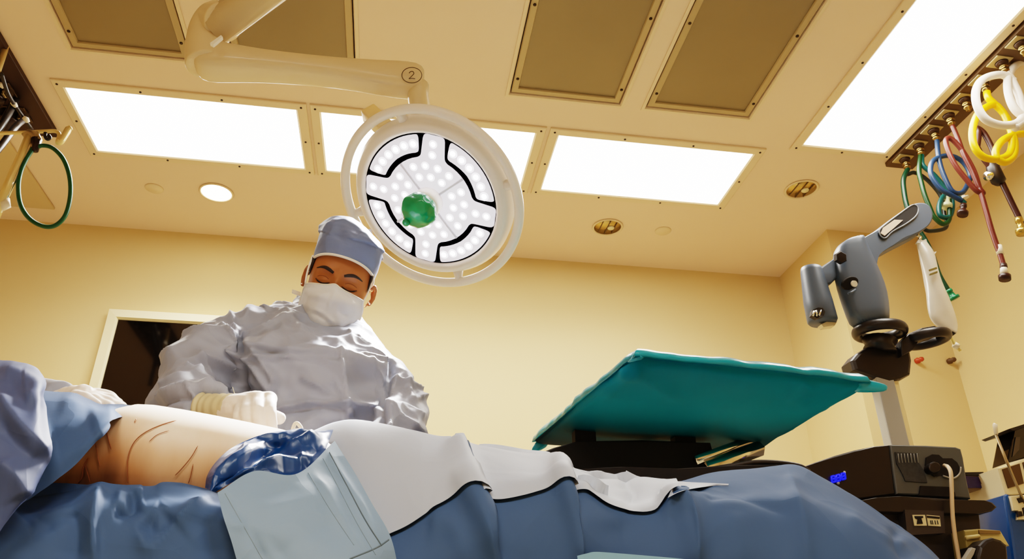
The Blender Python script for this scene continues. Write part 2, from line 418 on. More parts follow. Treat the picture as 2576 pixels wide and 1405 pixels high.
obj('hub', MB().lathe([(.215*R, .012), (.215*R, .035), (.20*R, .055), (.17*R, .058), (.15*R, .075), (.0, .08)], LC, LNV, 40), HEADM, lamp)
# green sterile handle cover: a soft crumpled ball on the stub
GREEN = M('green_cover', (0, 142, 84), .2, noise_s=26, noise_a=.35, coat=.5)
hc = UD(1053, 529, 2.24); hr = 45*2.24/F
mb = MB().lathe([(hr*math.sin(PI*i/28), -hr*math.cos(PI*i/28)*.9) for i in range(29)], hc, LNV, 48)
mb.tube([hc-LNV*.03, LC+LNV*.06], .026, 20)
me = baked('handle_cover', mb, .0028, 2)
push(me, lambda p, n: .006*(crump(p, 34, 2)-.35)+.003*noise.noise(p*40))
obj('handle_cover', me, GREEN, lamp)
mb = MB().lathe([(.012*math.sin(PI*i/10), -.012*math.cos(PI*i/10)) for i in range(11)], UD(1022, 559, 2.225), LNV, 16)
obj('cover_tab', mb, GREEN, lamp)
# ring handle round the head, its two brackets and the neck
obj('ring_handle', MB().tube([pol(1.32, 360*i/96, .012) for i in range(96)], .0145, 14, closed=True), HEADM, lamp)
for d in (150, 330, 60, 240):
    obj('ring_bracket', MB().tube([pol(1.12, d, -.01), pol(1.24, d, .004), pol(1.32, d, .012)], [.02, .013, .012], 10), HEADM, lamp)
top = UD(1052, 235, 2.33); base = UD(1062, 315, 2.37)
obj('neck', MB().tube(cat([top+V((0, 0, .03)), top, UD(1056, 270, 2.345), base, base-V((0, 0, .06))], 5), [.032]*21, 18), ARMW, lamp)
obj('neck_collar', MB().tube([UD(1062, 283, 2.36), UD(1066, 312, 2.37)], [.045, .062], 20), HEADM, lamp)
q0, q1 = UD(926, 282, 2.42), UD(975, 330, 2.38)
obj('cable_box', MB().tube([q0, q1], .036, 4, up=CU), GREYL if False else ARMW, lamp, bevel=.006)
obj('cable', MB().tube(cat([UD(952, 322, 2.36), UD(965, 316, 2.35), UD(985, 306, 2.34), UD(1010, 300, 2.35)], 6), .004, 8), ARMW, lamp)
# spring arm with the engraved 2, elbow and upper arm to the ceiling
YA = top.y
def A(px, py, d=0): return U(px, py, YA+d)
def flatarm(stations, n=20, mi=0):
    """rounded-rectangular arm: (top px, bottom px, half depth m)"""
    rings = []
    for (ax, ay), (bx, by), hd in stations:
        a, b = A(ax, ay), A(bx, by); c = (a+b)/2; u = (a-b)/2
        ring = []
        for j in range(n):
            t = 2*PI*j/n; ct, st = math.cos(t), math.sin(t)
            ring.append(c+u*math.copysign(abs(ct)**.6, ct)+V((0, 1, 0))*hd*math.copysign(abs(st)**.6, st))
        rings.append(ring)
    return MB().loft(rings)
mb = flatarm([((492, 130), (486, 168), .03), ((520, 112), (500, 186), .05), ((560, 124), (530, 190), .055), ((620, 134), (600, 189), .05), ((700, 146), (690, 192), .046), ((850, 160), (850, 206), .043), ((960, 165), (960, 228), .043), ((1000, 166), (1000, 234), .045), ((1050, 170), (1048, 238), .045), ((1072, 182), (1066, 236), .03)])
obj('spring_arm', mb, ARMW, lamp, subsurf=1)
mb = MB().tube(cat([A(521, 168), A(518, 130), A(524, 85), A(545, 66)+V((0, -.02, 0)), U(566, 57, YA-.06)], 6), [.06]*9+[.058]*16, 22)
obj('elbow', mb, ARMW, lamp, subsurf=1)
ua0, ua1 = U(540, 72, YA-.03), V((.62, 1.02, ZC-.02))
mb = MB().tube([ua0, ua0.lerp(ua1, .5), ua1], [.052, .05, .05], 24)
obj('upper_arm', mb, ARMW, lamp)
obj('ceiling_mount', MB().lathe([(.14, 0), (.14, .02), (.08, .05), (.07, .16), (0, .16)], (.62, 1.02, ZC-.001), (0, 0, -1), 36), ARMW, lamp)
obj('pull_tab', MB().prism([U(528, 108, YA-.1), U(536, 112, YA-.1), U(560, 92, YA-.1), U(556, 88, YA-.1)], (0, .012, 0)), PIPE, lamp)
c2 = A(1036, 189, -.052); k = PXM(c2)
INK = M('engraved_brown', (96, 74, 44), .6)
xr, zr = CR, CU
mb = MB().tube([c2+xr*(25*k*math.cos(t*PI/24))+zr*(19.5*k*math.sin(t*PI/24)) for t in range(48)], .0012, 6, closed=True)
mb.tube(cat([c2+xr*(x*k)+zr*(y*k) for x, y in ((-7, 5), (-3, 9), (3, 9), (5, 4), (1, -1), (-3, -5), (-7, -9), (0, -8), (8, -9))], 6), .0013, 6)
obj('number_plate', mb, INK, lamp)
# ------------------------------------------------------------------ right-hand gas rail with outlets
def gas_rail(x0, x1, y0, y1, label):
    t = thing('gas_rail', label, 'gas rail', ((x0+x1)/2, (y0+y1)/2, ZC))
    obj('rail_body', MB().box(((x0+x1)/2, (y0+y1)/2, ZC-.0135), (x1-x0, y1-y0, .026)), RAIL, t, bevel=.003)
    return t
rail = gas_rail(2.409, 2.56, .9, 2.955, 'brown ceiling rail of gas outlets beside the long ceiling light')
OUT = []
for i in range(9):
    y = (2.873, 2.757, 2.639, 2.526, 2.413, 2.292, 2.173, 2.06, 1.94)[i]; x = 2.452; OUT.append((x, y))
    obj('outlet_plate', MB().box((x, y, ZC-.030), (.078, .07, .007)), PLATE, rail, bevel=.002)
    mb = MB().lathe([(.027, 0), (.025, .008), (.021, .015), (.015, .018)], (x+.008, y, ZC-.032), (0, 0, -1), 24, 0)
    mb.lathe([(.012, .016), (.018, .02), (.019, .031), (.013, .035), (.017, .039), (.017, .051), (.011, .057), (.010, .066), (0, .067)], (x+.010, y, ZC-.032), (0, 0, -1), 20, 1)
    obj('outlet_socket', mb, [M('socket_brown', (66, 46, 32), .3, metal=.3), M('bronze_chrome', (150, 124, 74), .2, metal=.9)], rail)
def hose(name, label, c, pts, r, group=None, conn=None, base=None, loops=()):
    t = thing(name, label, 'hose', tuple(pts[0]), group)
    obj('tube', MB().tube(cat(pts, 10), r, 12), c, t)
    for lp in loops: obj('coil', MB().tube(cat(lp, 10), r, 12), c, t)
    if conn:
        a, b, m = conn; d = (b-a)
        mb = MB().tube([a, a+d*.25, a+d*.3, a+d*.7, a+d*.75, b], [r*1.2, r*1.3, r*1.0, r*1.2, r*2.1, r*2.0], 14)
        obj('end_fitting', mb, m, t)
    return t
HW, HB = M('fitting_white', (236, 224, 204), .4), M('fitting_dark', (50, 22, 16), .4)
def HP(y): return lambda px, py: U(px, py, y)
def sock(i): return V((OUT[i][0]+.010, OUT[i][1], ZC-.092))
# depth of each hose is that of its own outlet
Hh = [HP(OUT[i][1]) for i in range(9)]
h = Hh[0]
hose('gas_hose', 'dark green hose in the first outlet, running down behind the grey jointed arm', hosem('green', (12, 54, 34)),
     [sock(0), h(2273, 450), h(2274, 480), h(2282, 520), h(2300, 560), h(2325, 600), h(2345, 640), h(2362, 690), h(2385, 730)], .0125,
     conn=(h(2385, 728), h(2402, 752), M('green_fitting', (12, 110, 70), .35)))
hose('gas_hose', 'black green hose with a wide arc over to the tangled teal coil', hosem('dark', (34, 40, 34)),
     [h(2275, 440), h(2285, 438), h(2300, 434), h(2322, 444), h(2350, 470), h(2370, 500), h(2376, 540), h(2382, 560), h(2375, 575), h(2340, 581), h(2322, 575)], .010)
h = Hh[1]
hose('gas_hose', 'teal hose sweeping right and knotted into a small coil', hosem('teal', (16, 84, 82)),
     [sock(1), h(2322, 416), h(2350, 440), h(2380, 475), h(2392, 492), h(2396, 520), h(2388, 545), h(2366, 543), h(2362, 520), h(2372, 495), h(2392, 486), h(2415, 500), h(2428, 512)], .0115,
     conn=(h(2418, 488), h(2426, 500), HW))
hose('gas_hose', 'green hose hanging straight beside the teal one to a clear connector', hosem('green2', (18, 62, 26)),
     [sock(1)+V((-.006, 0, 0)), h(2312, 430), h(2318, 460), h(2326, 490), h(2338, 520), h(2350, 545), h(2372, 563), h(2388, 550), h(2388, 500)], .0115,
     conn=(h(2384, 492), h(2382, 522), M('clear_fitting', (214, 216, 170), .2)))
h = Hh[2]
hose('gas_hose', 'blue hose hanging down and looping round in a wide ring', hosem('blue', (34, 62, 96)),
     [sock(2), h(2362, 400), h(2374, 440), h(2395, 480), h(2420, 484), h(2436, 460), h(2441, 440), h(2425, 410), h(2400, 394), h(2375, 392), h(2350, 402), h(2341, 420), h(2344, 445), h(2366, 475), h(2392, 490), h(2420, 505)], .0115,
     conn=(h(2424, 514), h(2421, 540), HB))
h = Hh[3]
RED = hosem('red', (100, 42, 34))
t = hose('gas_hose', 'brick red hose with one long loop and a white banded end', RED,
     [sock(3), h(2408, 345), h(2425, 390), h(2445, 430), h(2462, 470), h(2473, 486), h(2455, 478), h(2430, 450), h(2405, 418), h(2388, 385), h(2379, 355), h(2388, 347), h(2405, 360), h(2425, 385), h(2450, 430), h(2466, 480), h(2478, 520), h(2492, 570), h(2505, 610), h(2516, 640), h(2525, 670)], .0115,
     conn=(h(2524, 664), h(2528, 703), HB))
obj('white_band', MB().tube([h(2511, 618), h(2517, 640)], .0145, 14), HW, t)
obj('white_end', MB().tube([h(2524, 668), h(2527, 690)], [.012, .017], 14), HW, t)
h = Hh[4]
DK = hosem('brown', (62, 30, 24))
t = hose('gas_hose', 'dark brown hose doubled at a black clamp and hanging at the far right', DK,
     [h(2458, 370), h(2462, 335), h(2457, 322), h(2475, 335), h(2494, 370), h(2504, 400), h(2512, 440), h(2526, 470), h(2545, 510), h(2565, 552), h(2572, 580)], .0125, loops=[[h(2458, 370), h(2472, 395), h(2495, 425), h(2510, 445)]],
     conn=(h(2562, 548), h(2574, 588), M('brass_fitting', (190, 160, 90), .25, metal=.8)))
obj('clamp', MB().tube([h(2490, 400), h(2500, 428), h(2512, 455), h(2514, 463)], [.02, .028, .03, .016], 10), BLACK, t)
obj('clamp_screw', MB().tube([h(2508, 440), h(2482, 443)], [.012, .02], 12), CHROME, t)
h = Hh[5]
YL = hosem('yellow', (250, 190, 0))
hose('gas_hose', 'bright yellow hose coiled in two loops', YL,
     [sock(5), h(2486, 246), h(2502, 262), h(2525, 285), h(2540, 320), h(2552, 355), h(2550, 390), h(2530, 408), h(2510, 400), h(2505, 380), h(2520, 355), h(2548, 340), h(2580, 336)], .015,
     loops=[[h(2500, 262), h(2480, 270), h(2458, 290), h(2446, 330), h(2452, 370), h(2475, 395), h(2510, 400), h(2540, 385), h(2546, 345), h(2534, 300), h(2512, 270), h(2500, 262)]])
h = Hh[6]
hose('gas_hose', 'thick white hose coiled in wide rings at the upper right', hosem('white', (232, 220, 206)),
     [sock(6), h(2542, 196), h(2552, 215), h(2565, 245), h(2572, 290), h(2556, 310), h(2520, 315), h(2480, 300), h(2458, 265), h(2456, 225), h(2476, 198), h(2520, 188), h(2552, 205)], .0165,
     loops=[[h(2552, 315), h(2566, 306), h(2590, 280), h(2605, 220), h(2590, 160), h(2560, 160), h(2538, 190), h(2536, 230), h(2550, 270), h(2576, 292), h(2610, 290)], [h(2553, 322), h(2575, 305), h(2600, 290)]])
# ------------------------------------------------------------------ left boom
rl = gas_rail(-2.02, -1.737, 1.0, 3.345, 'dark ceiling rail with bulky sockets at the far left')
DARKR = M('dark_rail', (62, 44, 36), .45, metal=.2)
for o in rl.children: o.data.materials[0] = DARKR
SOC = M('socket_dark', (52, 36, 28), .3, metal=.4)
for i in range(6):
    y = 3.18-.17*i; x = -1.885
    obj('outlet_plate', MB().box((x, y, ZC-.030), (.15, .11, .008)), M('plate_dark', (92, 72, 50), .4, metal=.3), rl, bevel=.002)
    mb = MB().lathe([(.05, 0), (.045, .03), (.052, .032), (.046, .06), (.026, .065), (.022, .09), (0, .09)], (x, y, ZC-.034), (0, 0, -1), 20, 0)
    mb.box((x+.055, y-.02, ZC-.055), (.012, .03, .045), 1)
    mb.box((x+.074, y-.02, ZC-.055), (.012, .03, .045), 1)
    obj('outlet_socket', mb, [SOC, CHROME], rl)
yl = 2.75
def LB(px, py, d=0): return U(px, py, yl+d)
CRM = M('cream_metal', (232, 208, 150), .3, metal=.35)
t = thing('hanger_bar', 'slim cream metal bar with an upturned hook below the dark ceiling rail', 'hanger', tuple(LB(100, 333)))
obj('bar', MB().tube(cat([LB(-60, 338), LB(0, 335), LB(60, 333), LB(115, 330), LB(140, 330), LB(149, 338), LB(146, 352), LB(150, 358)], 6), .0075, 10), CRM, t)
obj('hook', MB().tube(cat([LB(143, 356), LB(152, 356), LB(164, 338), LB(172, 325), LB(180, 320)], 6), [.013]*20+[.011]*4+[.004], 10), CRM, t)
t2 = LB(-60, 338)
obj('drop_rod', MB().tube([V((t2.x, t2.y, t2.z)), V((t2.x-.02, t2.y, ZC-.001))], .012, 10), CRM, t)
t = thing('drip_pole', 'pale metal pole slanting down at the left edge of the room', 'pole', tuple(LB(70, 350)))
obj('tube', MB().tube([LB(75, 340), LB(55, 390), LB(32, 440), LB(-12, 545)], .017, 14), CRM, t)
obj('side_tube', MB().tube([LB(88, 340), LB(62, 400), LB(40, 446), LB(0, 535)], .0075, 10), CHROME, t)
obj('pole_head', MB().tube([LB(58, 343), LB(72, 337), LB(86, 340), LB(93, 352), LB(86, 372)], [.012, .019, .021, .019, .012], 12), STEEL, t)
obj('tip_cover', MB().tube([LB(22, 498), LB(14, 515), LB(2, 530)], [.004, .02, .006], 12), HW, t)
t = thing('gas_hose', 'thin green hose hanging in one big oval loop at the left', 'hose', tuple(LB(84, 372)))
mb = MB().tube(cat([LB(88, 362), LB(80, 378), LB(66, 400), LB(52, 432), LB(46, 470), LB(52, 515), LB(75, 550), LB(110, 569), LB(140, 566), LB(165, 540), LB(177, 490), LB(174, 440), LB(158, 398), LB(132, 372), LB(106, 366), LB(88, 374)], 8), .0085, 12)
obj('tube', mb, hosem('deepgreen', (14, 84, 52)), t)
obj('fitting', MB().tube([LB(92, 350), LB(88, 380)], [.02, .012], 12), SOC, t)
t = thing('service_cable', 'black cable running slantwise under the dark ceiling rail', 'cable', tuple(LB(40, 280)))
obj('upper_cable', MB().tube(cat([U(-60, 400, yl+.1), U(0, 320, yl+.15), U(30, 268, yl+.25), U(40, 250, yl+.32)], 6), .016, 10), BLACK, t)
obj('lower_cable', MB().tube(cat([U(-60, 440, yl+.05), U(0, 370, yl+.1), U(40, 318, yl+.2), U(66, 298, yl+.32)], 6), .014, 10), BLACK, t)
obj('thin_cable', MB().tube(cat([U(3, 182, yl), U(20, 235, yl+.1), U(45, 275, yl+.25), U(80, 325, yl+.4)], 6), .008, 10), BLACK, t)
for px, py in ((4, 214), (36, 262), (66, 300)): obj('cable_tip', MB().lathe([(0, -.012), (.014, -.008), (.016, .004), (0, .012)], U(px, py, yl+.2), (.5, 0, .8), 12), HW, t)
t = thing('hook_fitting', 'small black hook hanging under the cream hanger bar', 'hook', tuple(LB(116, 345)))
obj('hook', MB().tube(cat([LB(114, 334), LB(114, 345), LB(120, 350), LB(126, 346), LB(122, 340)], 5), .007, 8), BLACK, t)
# ------------------------------------------------------------------ operating table (mostly under the drapes)
t = thing('operating_table', 'operating table hidden beneath the blue and grey drapes', 'operating table', (-.2, 1.32, 0))
obj('table_top', MB().box((-.25, 1.32, .80), (2.1, .44, .05)), STEEL, t, bevel=.01)
obj('mattress', MB().box((-.25, 1.32, .845), (2.1, .43, .04)), BLACKM, t, bevel=.015)
obj('column', MB().lathe([(.16, .06), (.15, .1), (.12, .2), (.11, .775)], (-.1, 1.32, 0), (0, 0, 1), 28), STEEL, t)
obj('base', MB().box((-.1, 1.32, .04), (1.1, .44, .08)), GREYP, t, bevel=.02)
# ------------------------------------------------------------------ patient: one continuous lying body, only the flank shows
YP = 1.30
ztop = U(560, 1052, YP).z
def body_ring(x, cy, zc, hy, hz, n=40):
    r = []
    for j in range(n):
        a = 2*PI*j/n; ca, sa = math.cos(a), math.sin(a)
        r.append(V((x, cy+hy*math.copysign(abs(ca)**.85, ca), zc+hz*math.copysign(abs(sa)**.85, sa))))
    return r
def topz(px, py): return U(px, py, YP).z
xa = U(300, 1046, YP).x; xb = U(830, 1085, YP).x
SL = []
for x, dz, hy in ((-1.07, -.10, .03), (-1.06, -.075, .07), (-1.0, -.05, .085), (-.92, -.06, .075), (-.87, -.085, .055), (-.83, -.07, .10), (-.77, -.06, .14), (-.68, -.06, .14), (xa-.09, -.05, .145), (xa-.02, -.022, .165), (xa+.05, -.002, .19), (-.38, .002, .195), (-.28, -.012, .19), (-.18, -.028, .178), (-.10, -.042, .16), (-.04, -.062, .14), (.04, -.085, .12), (.2, -.11, .115), (.4, -.13, .11), (.55, -.15, .10), (.64, -.15, .10), (.68, -.17, .06)):
    zt = ztop+dz; zb = .868
    SL.append(body_ring(x, YP+.005, (zt+zb)/2, hy, (zt-zb)/2))
body = MB().loft(SL)
bme = bpy.data.meshes.new('tmpb'); bme.from_pydata([tuple(v) for v in body.v], [], body.f)
pt = thing('person', 'patient lying under the drapes with only a bare, iodine-stained flank showing', 'person', (-.3, YP, .87))
sk = bpy.data.materials.new('stained_lit_skin'); sk.use_nodes = True  # iodine stain, plus lamp glare painted pale toward the top and right
nt = sk.node_tree; b = nt.nodes['Principled BSDF']; b.inputs['Roughness'].default_value = .5
b.inputs['Subsurface Weight'].default_value = .08; b.inputs['Subsurface Scale'].default_value = .01
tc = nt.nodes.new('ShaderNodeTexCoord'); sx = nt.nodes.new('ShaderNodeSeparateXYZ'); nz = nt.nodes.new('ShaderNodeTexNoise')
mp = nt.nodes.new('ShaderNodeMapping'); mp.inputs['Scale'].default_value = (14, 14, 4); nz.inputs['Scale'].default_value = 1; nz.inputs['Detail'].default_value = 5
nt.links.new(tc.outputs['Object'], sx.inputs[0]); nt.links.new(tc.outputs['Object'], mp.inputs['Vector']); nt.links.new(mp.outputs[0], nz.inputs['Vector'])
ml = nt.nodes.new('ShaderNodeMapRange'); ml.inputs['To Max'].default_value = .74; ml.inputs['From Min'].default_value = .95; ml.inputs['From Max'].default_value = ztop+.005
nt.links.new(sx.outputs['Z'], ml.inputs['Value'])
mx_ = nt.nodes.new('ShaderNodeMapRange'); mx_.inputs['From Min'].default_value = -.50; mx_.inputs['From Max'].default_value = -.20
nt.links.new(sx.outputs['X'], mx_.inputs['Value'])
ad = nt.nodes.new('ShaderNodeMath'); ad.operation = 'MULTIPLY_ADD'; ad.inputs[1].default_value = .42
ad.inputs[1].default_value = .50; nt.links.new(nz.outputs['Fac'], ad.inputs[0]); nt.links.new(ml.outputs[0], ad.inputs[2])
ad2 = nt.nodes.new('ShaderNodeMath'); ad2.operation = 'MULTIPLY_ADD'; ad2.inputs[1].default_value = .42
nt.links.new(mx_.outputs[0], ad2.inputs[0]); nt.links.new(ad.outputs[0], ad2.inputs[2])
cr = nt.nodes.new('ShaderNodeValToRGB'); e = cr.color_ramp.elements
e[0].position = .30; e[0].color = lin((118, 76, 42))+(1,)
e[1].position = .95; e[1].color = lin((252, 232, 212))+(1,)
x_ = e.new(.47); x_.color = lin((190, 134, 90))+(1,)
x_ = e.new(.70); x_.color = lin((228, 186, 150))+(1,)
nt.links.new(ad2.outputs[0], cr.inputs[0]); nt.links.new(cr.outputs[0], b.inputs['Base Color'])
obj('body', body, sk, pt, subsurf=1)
bvh = BVHTree.FromPolygons([tuple(v) for v in body.v], body.f)
def onskin(px, py):
    r = ray(px, py).normalized(); h = bvh.ray_cast(CAM, r)
    return (h[0]-r*.001) if h[0] else None
MK = M('marker_brown', (158, 96, 58), .7)
def mark(pts, r):
    q = [onskin(p.x, p.y) for p in cat([V((x, y, 0)) for x, y in pts], 5)]
    q = [p for p in q if p is not None]
    if len(q) > 2: r *= .5; obj('skin_marking', MB().tube(q, [r*.3]+[r]*(len(q)-2)+[r*.3], 6), MK, pt)
mark([(445, 1056), (400, 1070), (360, 1090), (335, 1115), (322, 1150), (320, 1190), (322, 1215)], .0013)
mark([(425, 1082), (395, 1093), (375, 1110)], .0009)
mark([(268, 1085), (274, 1110), (280, 1130)], .0016)
mark([(240, 1115), (246, 1150), (252, 1175)], .0012)
mark([(222, 1150), (210, 1175), (206, 1200), (196, 1215)], .0018)
mark([(498, 1120), (480, 1150), (455, 1180), (440, 1195)], .0012)
mark([(486, 1166), (480, 1195), (474, 1215)], .0012)
mark([(343, 1052), (338, 1062)], .0014)
mark([(212, 1165), (220, 1190), (226, 1212)], .0012)
# ------------------------------------------------------------------ drapes
def rowpts(cols, k, Y): return [U(c[k][0], c[k][1], Y(c) if callable(Y) else Y) for c in cols]
def sheet(name, ctrl, m, label, catg='surgical drape', group=None, nc=8, nr=10, parent=None, off=0, **rk):
    g = relief(surf(ctrl, nc, nr), **rk)
    if off: N = grid_normals(g); g = [[p+N[i][j]*off for j, p in enumerate(r)] for i, r in enumerate(g)]
    o = obj(name, MB().grid(g), m, parent, fix=False)
    if label: tag(o, label, catg, group)
    return o
cols = [((800, 1102), (960, 1365), (900, 1480)), ((850, 1081), (985, 1352), (960, 1480)), ((900, 1074), (1030, 1330), (1040, 1480)),
        ((980, 1085), (1090, 1293), (1120, 1480)), ((1070, 1105), (1150, 1258), (1200, 1480)), ((1130, 1120), (1183, 1249), (1258, 1480)),
        ((1142, 1126), (1202, 1270), (1284, 1480)), ((1230, 1130), (1270, 1266), (1330, 1480)), ((1330, 1144), (1360, 1242), (1400, 1480)),
        ((1400, 1149), (1417, 1225), (1458, 1480)), ((1414, 1165), (1438, 1243), (1482, 1480)), ((1450, 1188), (1480, 1232), (1520, 1480)),
        ((1520, 1204), (1540, 1268), (1580, 1480)), ((1620, 1208), (1640, 1282), (1660, 1480)), ((1690, 1216), (1696, 1240), (1740, 1480)),
        ((1740, 1206), (1735, 1262), (1770, 1480)), ((1800, 1190), (1800, 1264), (1820, 1480)), ((1900, 1180), (1895, 1275), (1910, 1480)),
        ((1960, 1176), (1965, 1285), (2005, 1480)), ((2010, 1175), (2030, 1290), (2085, 1480)), ((2060, 1198), (2100, 1310), (2160, 1480)),
        ((2150, 1250), (2180, 1345), (2240, 1480)), ((2250, 1318), (2262, 1385), (2310, 1480)), ((2312, 1362), (2318, 1420), (2370, 1485)), ((2362, 1407), (2366, 1440), (2400, 1490)), ((2412, 1470), (2410, 1490), (2425, 1510))]
ctrl = [[U(c[0][0], c[0][1]+75, 1.62) for c in cols], [U(c[0][0], c[0][1]+16, 1.37) for c in cols], rowpts(cols, 0, 1.24), [U(c[0][0]*.45+c[1][0]*.55, c[0][1]*.5+c[1][1]*.5, 1.13) for c in cols], rowpts(cols, 1, 1.07), rowpts(cols, 2, 1.03)]
ctrl += [[V((p.x, p.y, z)) for p in ctrl[-1]] for z in (.62, .30)]
fp = P2D
FOLDS = [(fp([(1132, 1120), (1155, 1165), (1185, 1250), (1215, 1320), (1250, 1420)]), .030, .016), (fp([(1146, 1130), (1205, 1275), (1275, 1420)]), -.010, .012),
         (fp([(1405, 1150), (1425, 1235), (1452, 1320), (1466, 1430)]), .026, .014), (fp([(1416, 1166), (1440, 1250), (1476, 1430)]), -.012, .012),
         (fp([(1700, 1232), (1740, 1300), (1752, 1430)]), .018, .016), (fp([(1690, 1260), (1712, 1290), (1680, 1300)]), -.006, .012),
         (fp([(1770, 1245), (1860, 1240), (1990, 1292)]), -.010, .012), (fp([(1985, 1190), (2010, 1290), (2030, 1420)]), .010, .016),
         (fp([(2120, 1300), (2200, 1352), (2280, 1370)]), .008, .014), (fp([(2260, 1330), (2250, 1370), (2290, 1420)]), -.009, .012),
         (fp([(1080, 1310), (1140, 1330), (1170, 1430)]), .008, .03), (fp([(1300, 1290), (1330, 1400)]), .006, .03), (fp([(1560, 1300), (1600, 1420)]), -.008, .03), (fp([(1840, 1290), (1870, 1420)]), .008, .03)]
F2 = FOLDS[:4]+[(fp([(1560, 1200), (1600, 1235), (1572, 1240)]), -.012, .014), (fp([(1480, 1195), (1540, 1230), (1600, 1270), (1680, 1250)]), -.008, .03)]
dr = thing('surgical_drape', 'large blue drape with light grey upper zone over the legs', 'surgical drape', tuple(U(1400, 1300, 1.05)))
gs = relief(surf(ctrl, 9, 12), folds=FOLDS+F2[4:], amp=.006, s=6, amp2=.006, s2=9, seed=3)
obj('blue_sheet', MB().grid(gs), BLUED, dr, fix=False)
# reinforced light grey zone: a second layer lying on the sheet, ending along its own wavy edge
gn = grid_normals(gs)
obj('reinforced_zone', MB().grid([[gs[i][j]+gn[i][j]*.0055 for j in range(14*9+3)] for i in range(4*12+1)]), GREYD, dr, fix=False)
lp = [(1452, 1397), (1476, 1391), (1500, 1387), (1560, 1391), (1620, 1396), (1690, 1402), (1760, 1409)]
obj('lower_panel', MB().grid(surf([[U(x+k_*.12, y+k_, 1.020-.0001*k_) for x, y in lp] for k_ in (0, 30, 60, 90, 120)], 6, 4)), PALE, dr, fix=False)
sbv = BVHTree.FromPolygons([tuple(p) for r in gs for p in r], [(i*len(gs[0])+j, i*len(gs[0])+j+1, (i+1)*len(gs[0])+j+1, (i+1)*len(gs[0])+j) for i in range(len(gs)-1) for j in range(len(gs[0])-1)])
def onsheet(x, y, off=.007):
    d = ray(x, y).normalized(); h_ = sbv.ray_cast(CAM, d)
    return (h_[0]-d*off) if h_[0] else U(x, y, 1.16)
obj('loose_flap', MB().grid(surf([[onsheet(*p) for p in r] for r in (((1698, 1209), (1740, 1212), (1790, 1214), (1833, 1216)), ((1690, 1228), (1735, 1221), (1790, 1217.5), (1833, 1217)), ((1680, 1251), (1720, 1233), (1785, 1222), (1832, 1219)))], 6, 4)), GREYD, dr, fix=False)
# taped grey patch
pc = [[U(842, 1108, 1.12), U(748, 1190, 1.045), U(640, 1184, 1.03), U(547, 1238, .995)],
      [U(890, 1185, 1.08), U(800, 1240, 1.035), U(690, 1262, 1.01), U(562, 1300, .985)],
      [U(935, 1265, 1.045), U(845, 1310, 1.01), U(735, 1345, .985), U(582, 1360, .975)],
      [U(985, 1356, 1.025), U(890, 1405, .99), U(780, 1440, .975), U(602, 1430, .97)],
      [U(1010, 1480, 1.02), U(900, 1500, .99), U(790, 1520, .975), U(625, 1500, .97)]]
pf = [(fp([(820, 1130), (870, 1210), (920, 1290), (955, 1365)], 1.03), .004, .004), (fp([(785, 1185), (840, 1270), (905, 1370)], 1.03), .003, .003),
      (fp([(560, 1255), (620, 1320), (660, 1410)], 1.0), -.004, .01), (fp([(570, 1318), (620, 1325)], 1.0), .006, .008), (fp([(640, 1290), (760, 1260), (850, 1230)], 1.03), .004, .02), (fp([(690, 1400), (760, 1350), (860, 1300)], 1.0), -.005, .03)]
sheet('taped_patch', pc, PATCH, None, nc=16, nr=12, parent=dr, folds=pf, amp=.004, s=9, amp2=.005, s2=16, seed=5, edge=lambda u, v: min(1, 6*min(u, 1-u, v, 1-v)+.15))
SEAM = M('tape_seam', (128, 150, 168), .5)
def seam(pts, r, par, Y=1.0, m=SEAM):
    obj('seam', MB().tube(cat(pts, 8), r, 6, flat=.5), m, par)
pg_ = [v.co.copy() for v in dr.children[-1].data.vertices]
pbv = BVHTree.FromPolygons([tuple(p) for p in pg_], [tuple(p.vertices) for p in dr.children[-1].data.polygons])
def patch_line(pts, r, m=SEAM):
    out = []
    for p in cat([V((x, y, 0)) for x, y in pts], 6):
        d = ray(p.x, p.y).normalized(); hh_ = pbv.ray_cast(CAM, d)
        if hh_[0]: out.append(hh_[0]-d*.0002)
    if len(out) > 2: seam(out, r, dr, m=m)
SEAMD = M('tape_edge', (98, 116, 130), .5)
patch_line([(822, 1125), (862, 1200), (915, 1300), (960, 1372)], .0013, SEAMD)
patch_line([(806, 1140), (846, 1215), (898, 1315), (945, 1395)], .0008)
patch_line([(775, 1188), (830, 1280), (890, 1370)], .0006)
patch_line([(566, 1240), (600, 1300), (640, 1370), (660, 1405)], .0007)
patch_line([(985, 1352), (945, 1378), (880, 1405)], .0011, SEAMD)
# lower-left blue drape along the table side
lc = [((-60, 1236), (-60, 1300), (-60, 1500)), ((40, 1236), (30, 1300), (20, 1500)), ((95, 1231), (90, 1295), (85, 1500)), ((180, 1225), (175, 1292), (170, 1500)), ((250, 1217), (237, 1290), (242, 1500)),
      ((330, 1221), (315, 1290), (330, 1500)), ((385, 1223), (380, 1292), (390, 1500)), ((412, 1215), (420, 1300), (430, 1500)), ((470, 1223), (480, 1305), (500, 1500)), ((530, 1238), (545, 1310), (575, 1500)), ((575, 1248), (590, 1320), (640, 1500)), ((640, 1262), (660, 1330), (720, 1500))]
ctrl = [[U(c[0][0], c[0][1]+14, 1.14) for c in lc], [U(c[0][0], c[0][1]-1, 1.085) for c in lc], [U(c[0][0]*.6+c[1][0]*.4, c[0][1]*.6+c[1][1]*.4, 1.055) for c in lc], [U(c[1][0], c[1][1], 1.02) for c in lc], [U(c[2][0], c[2][1], .995) for c in lc]]
ctrl += [[V((p.x, p.y, z)) for p in ctrl[-1]] for z in (.62, .30)]
q = P2D
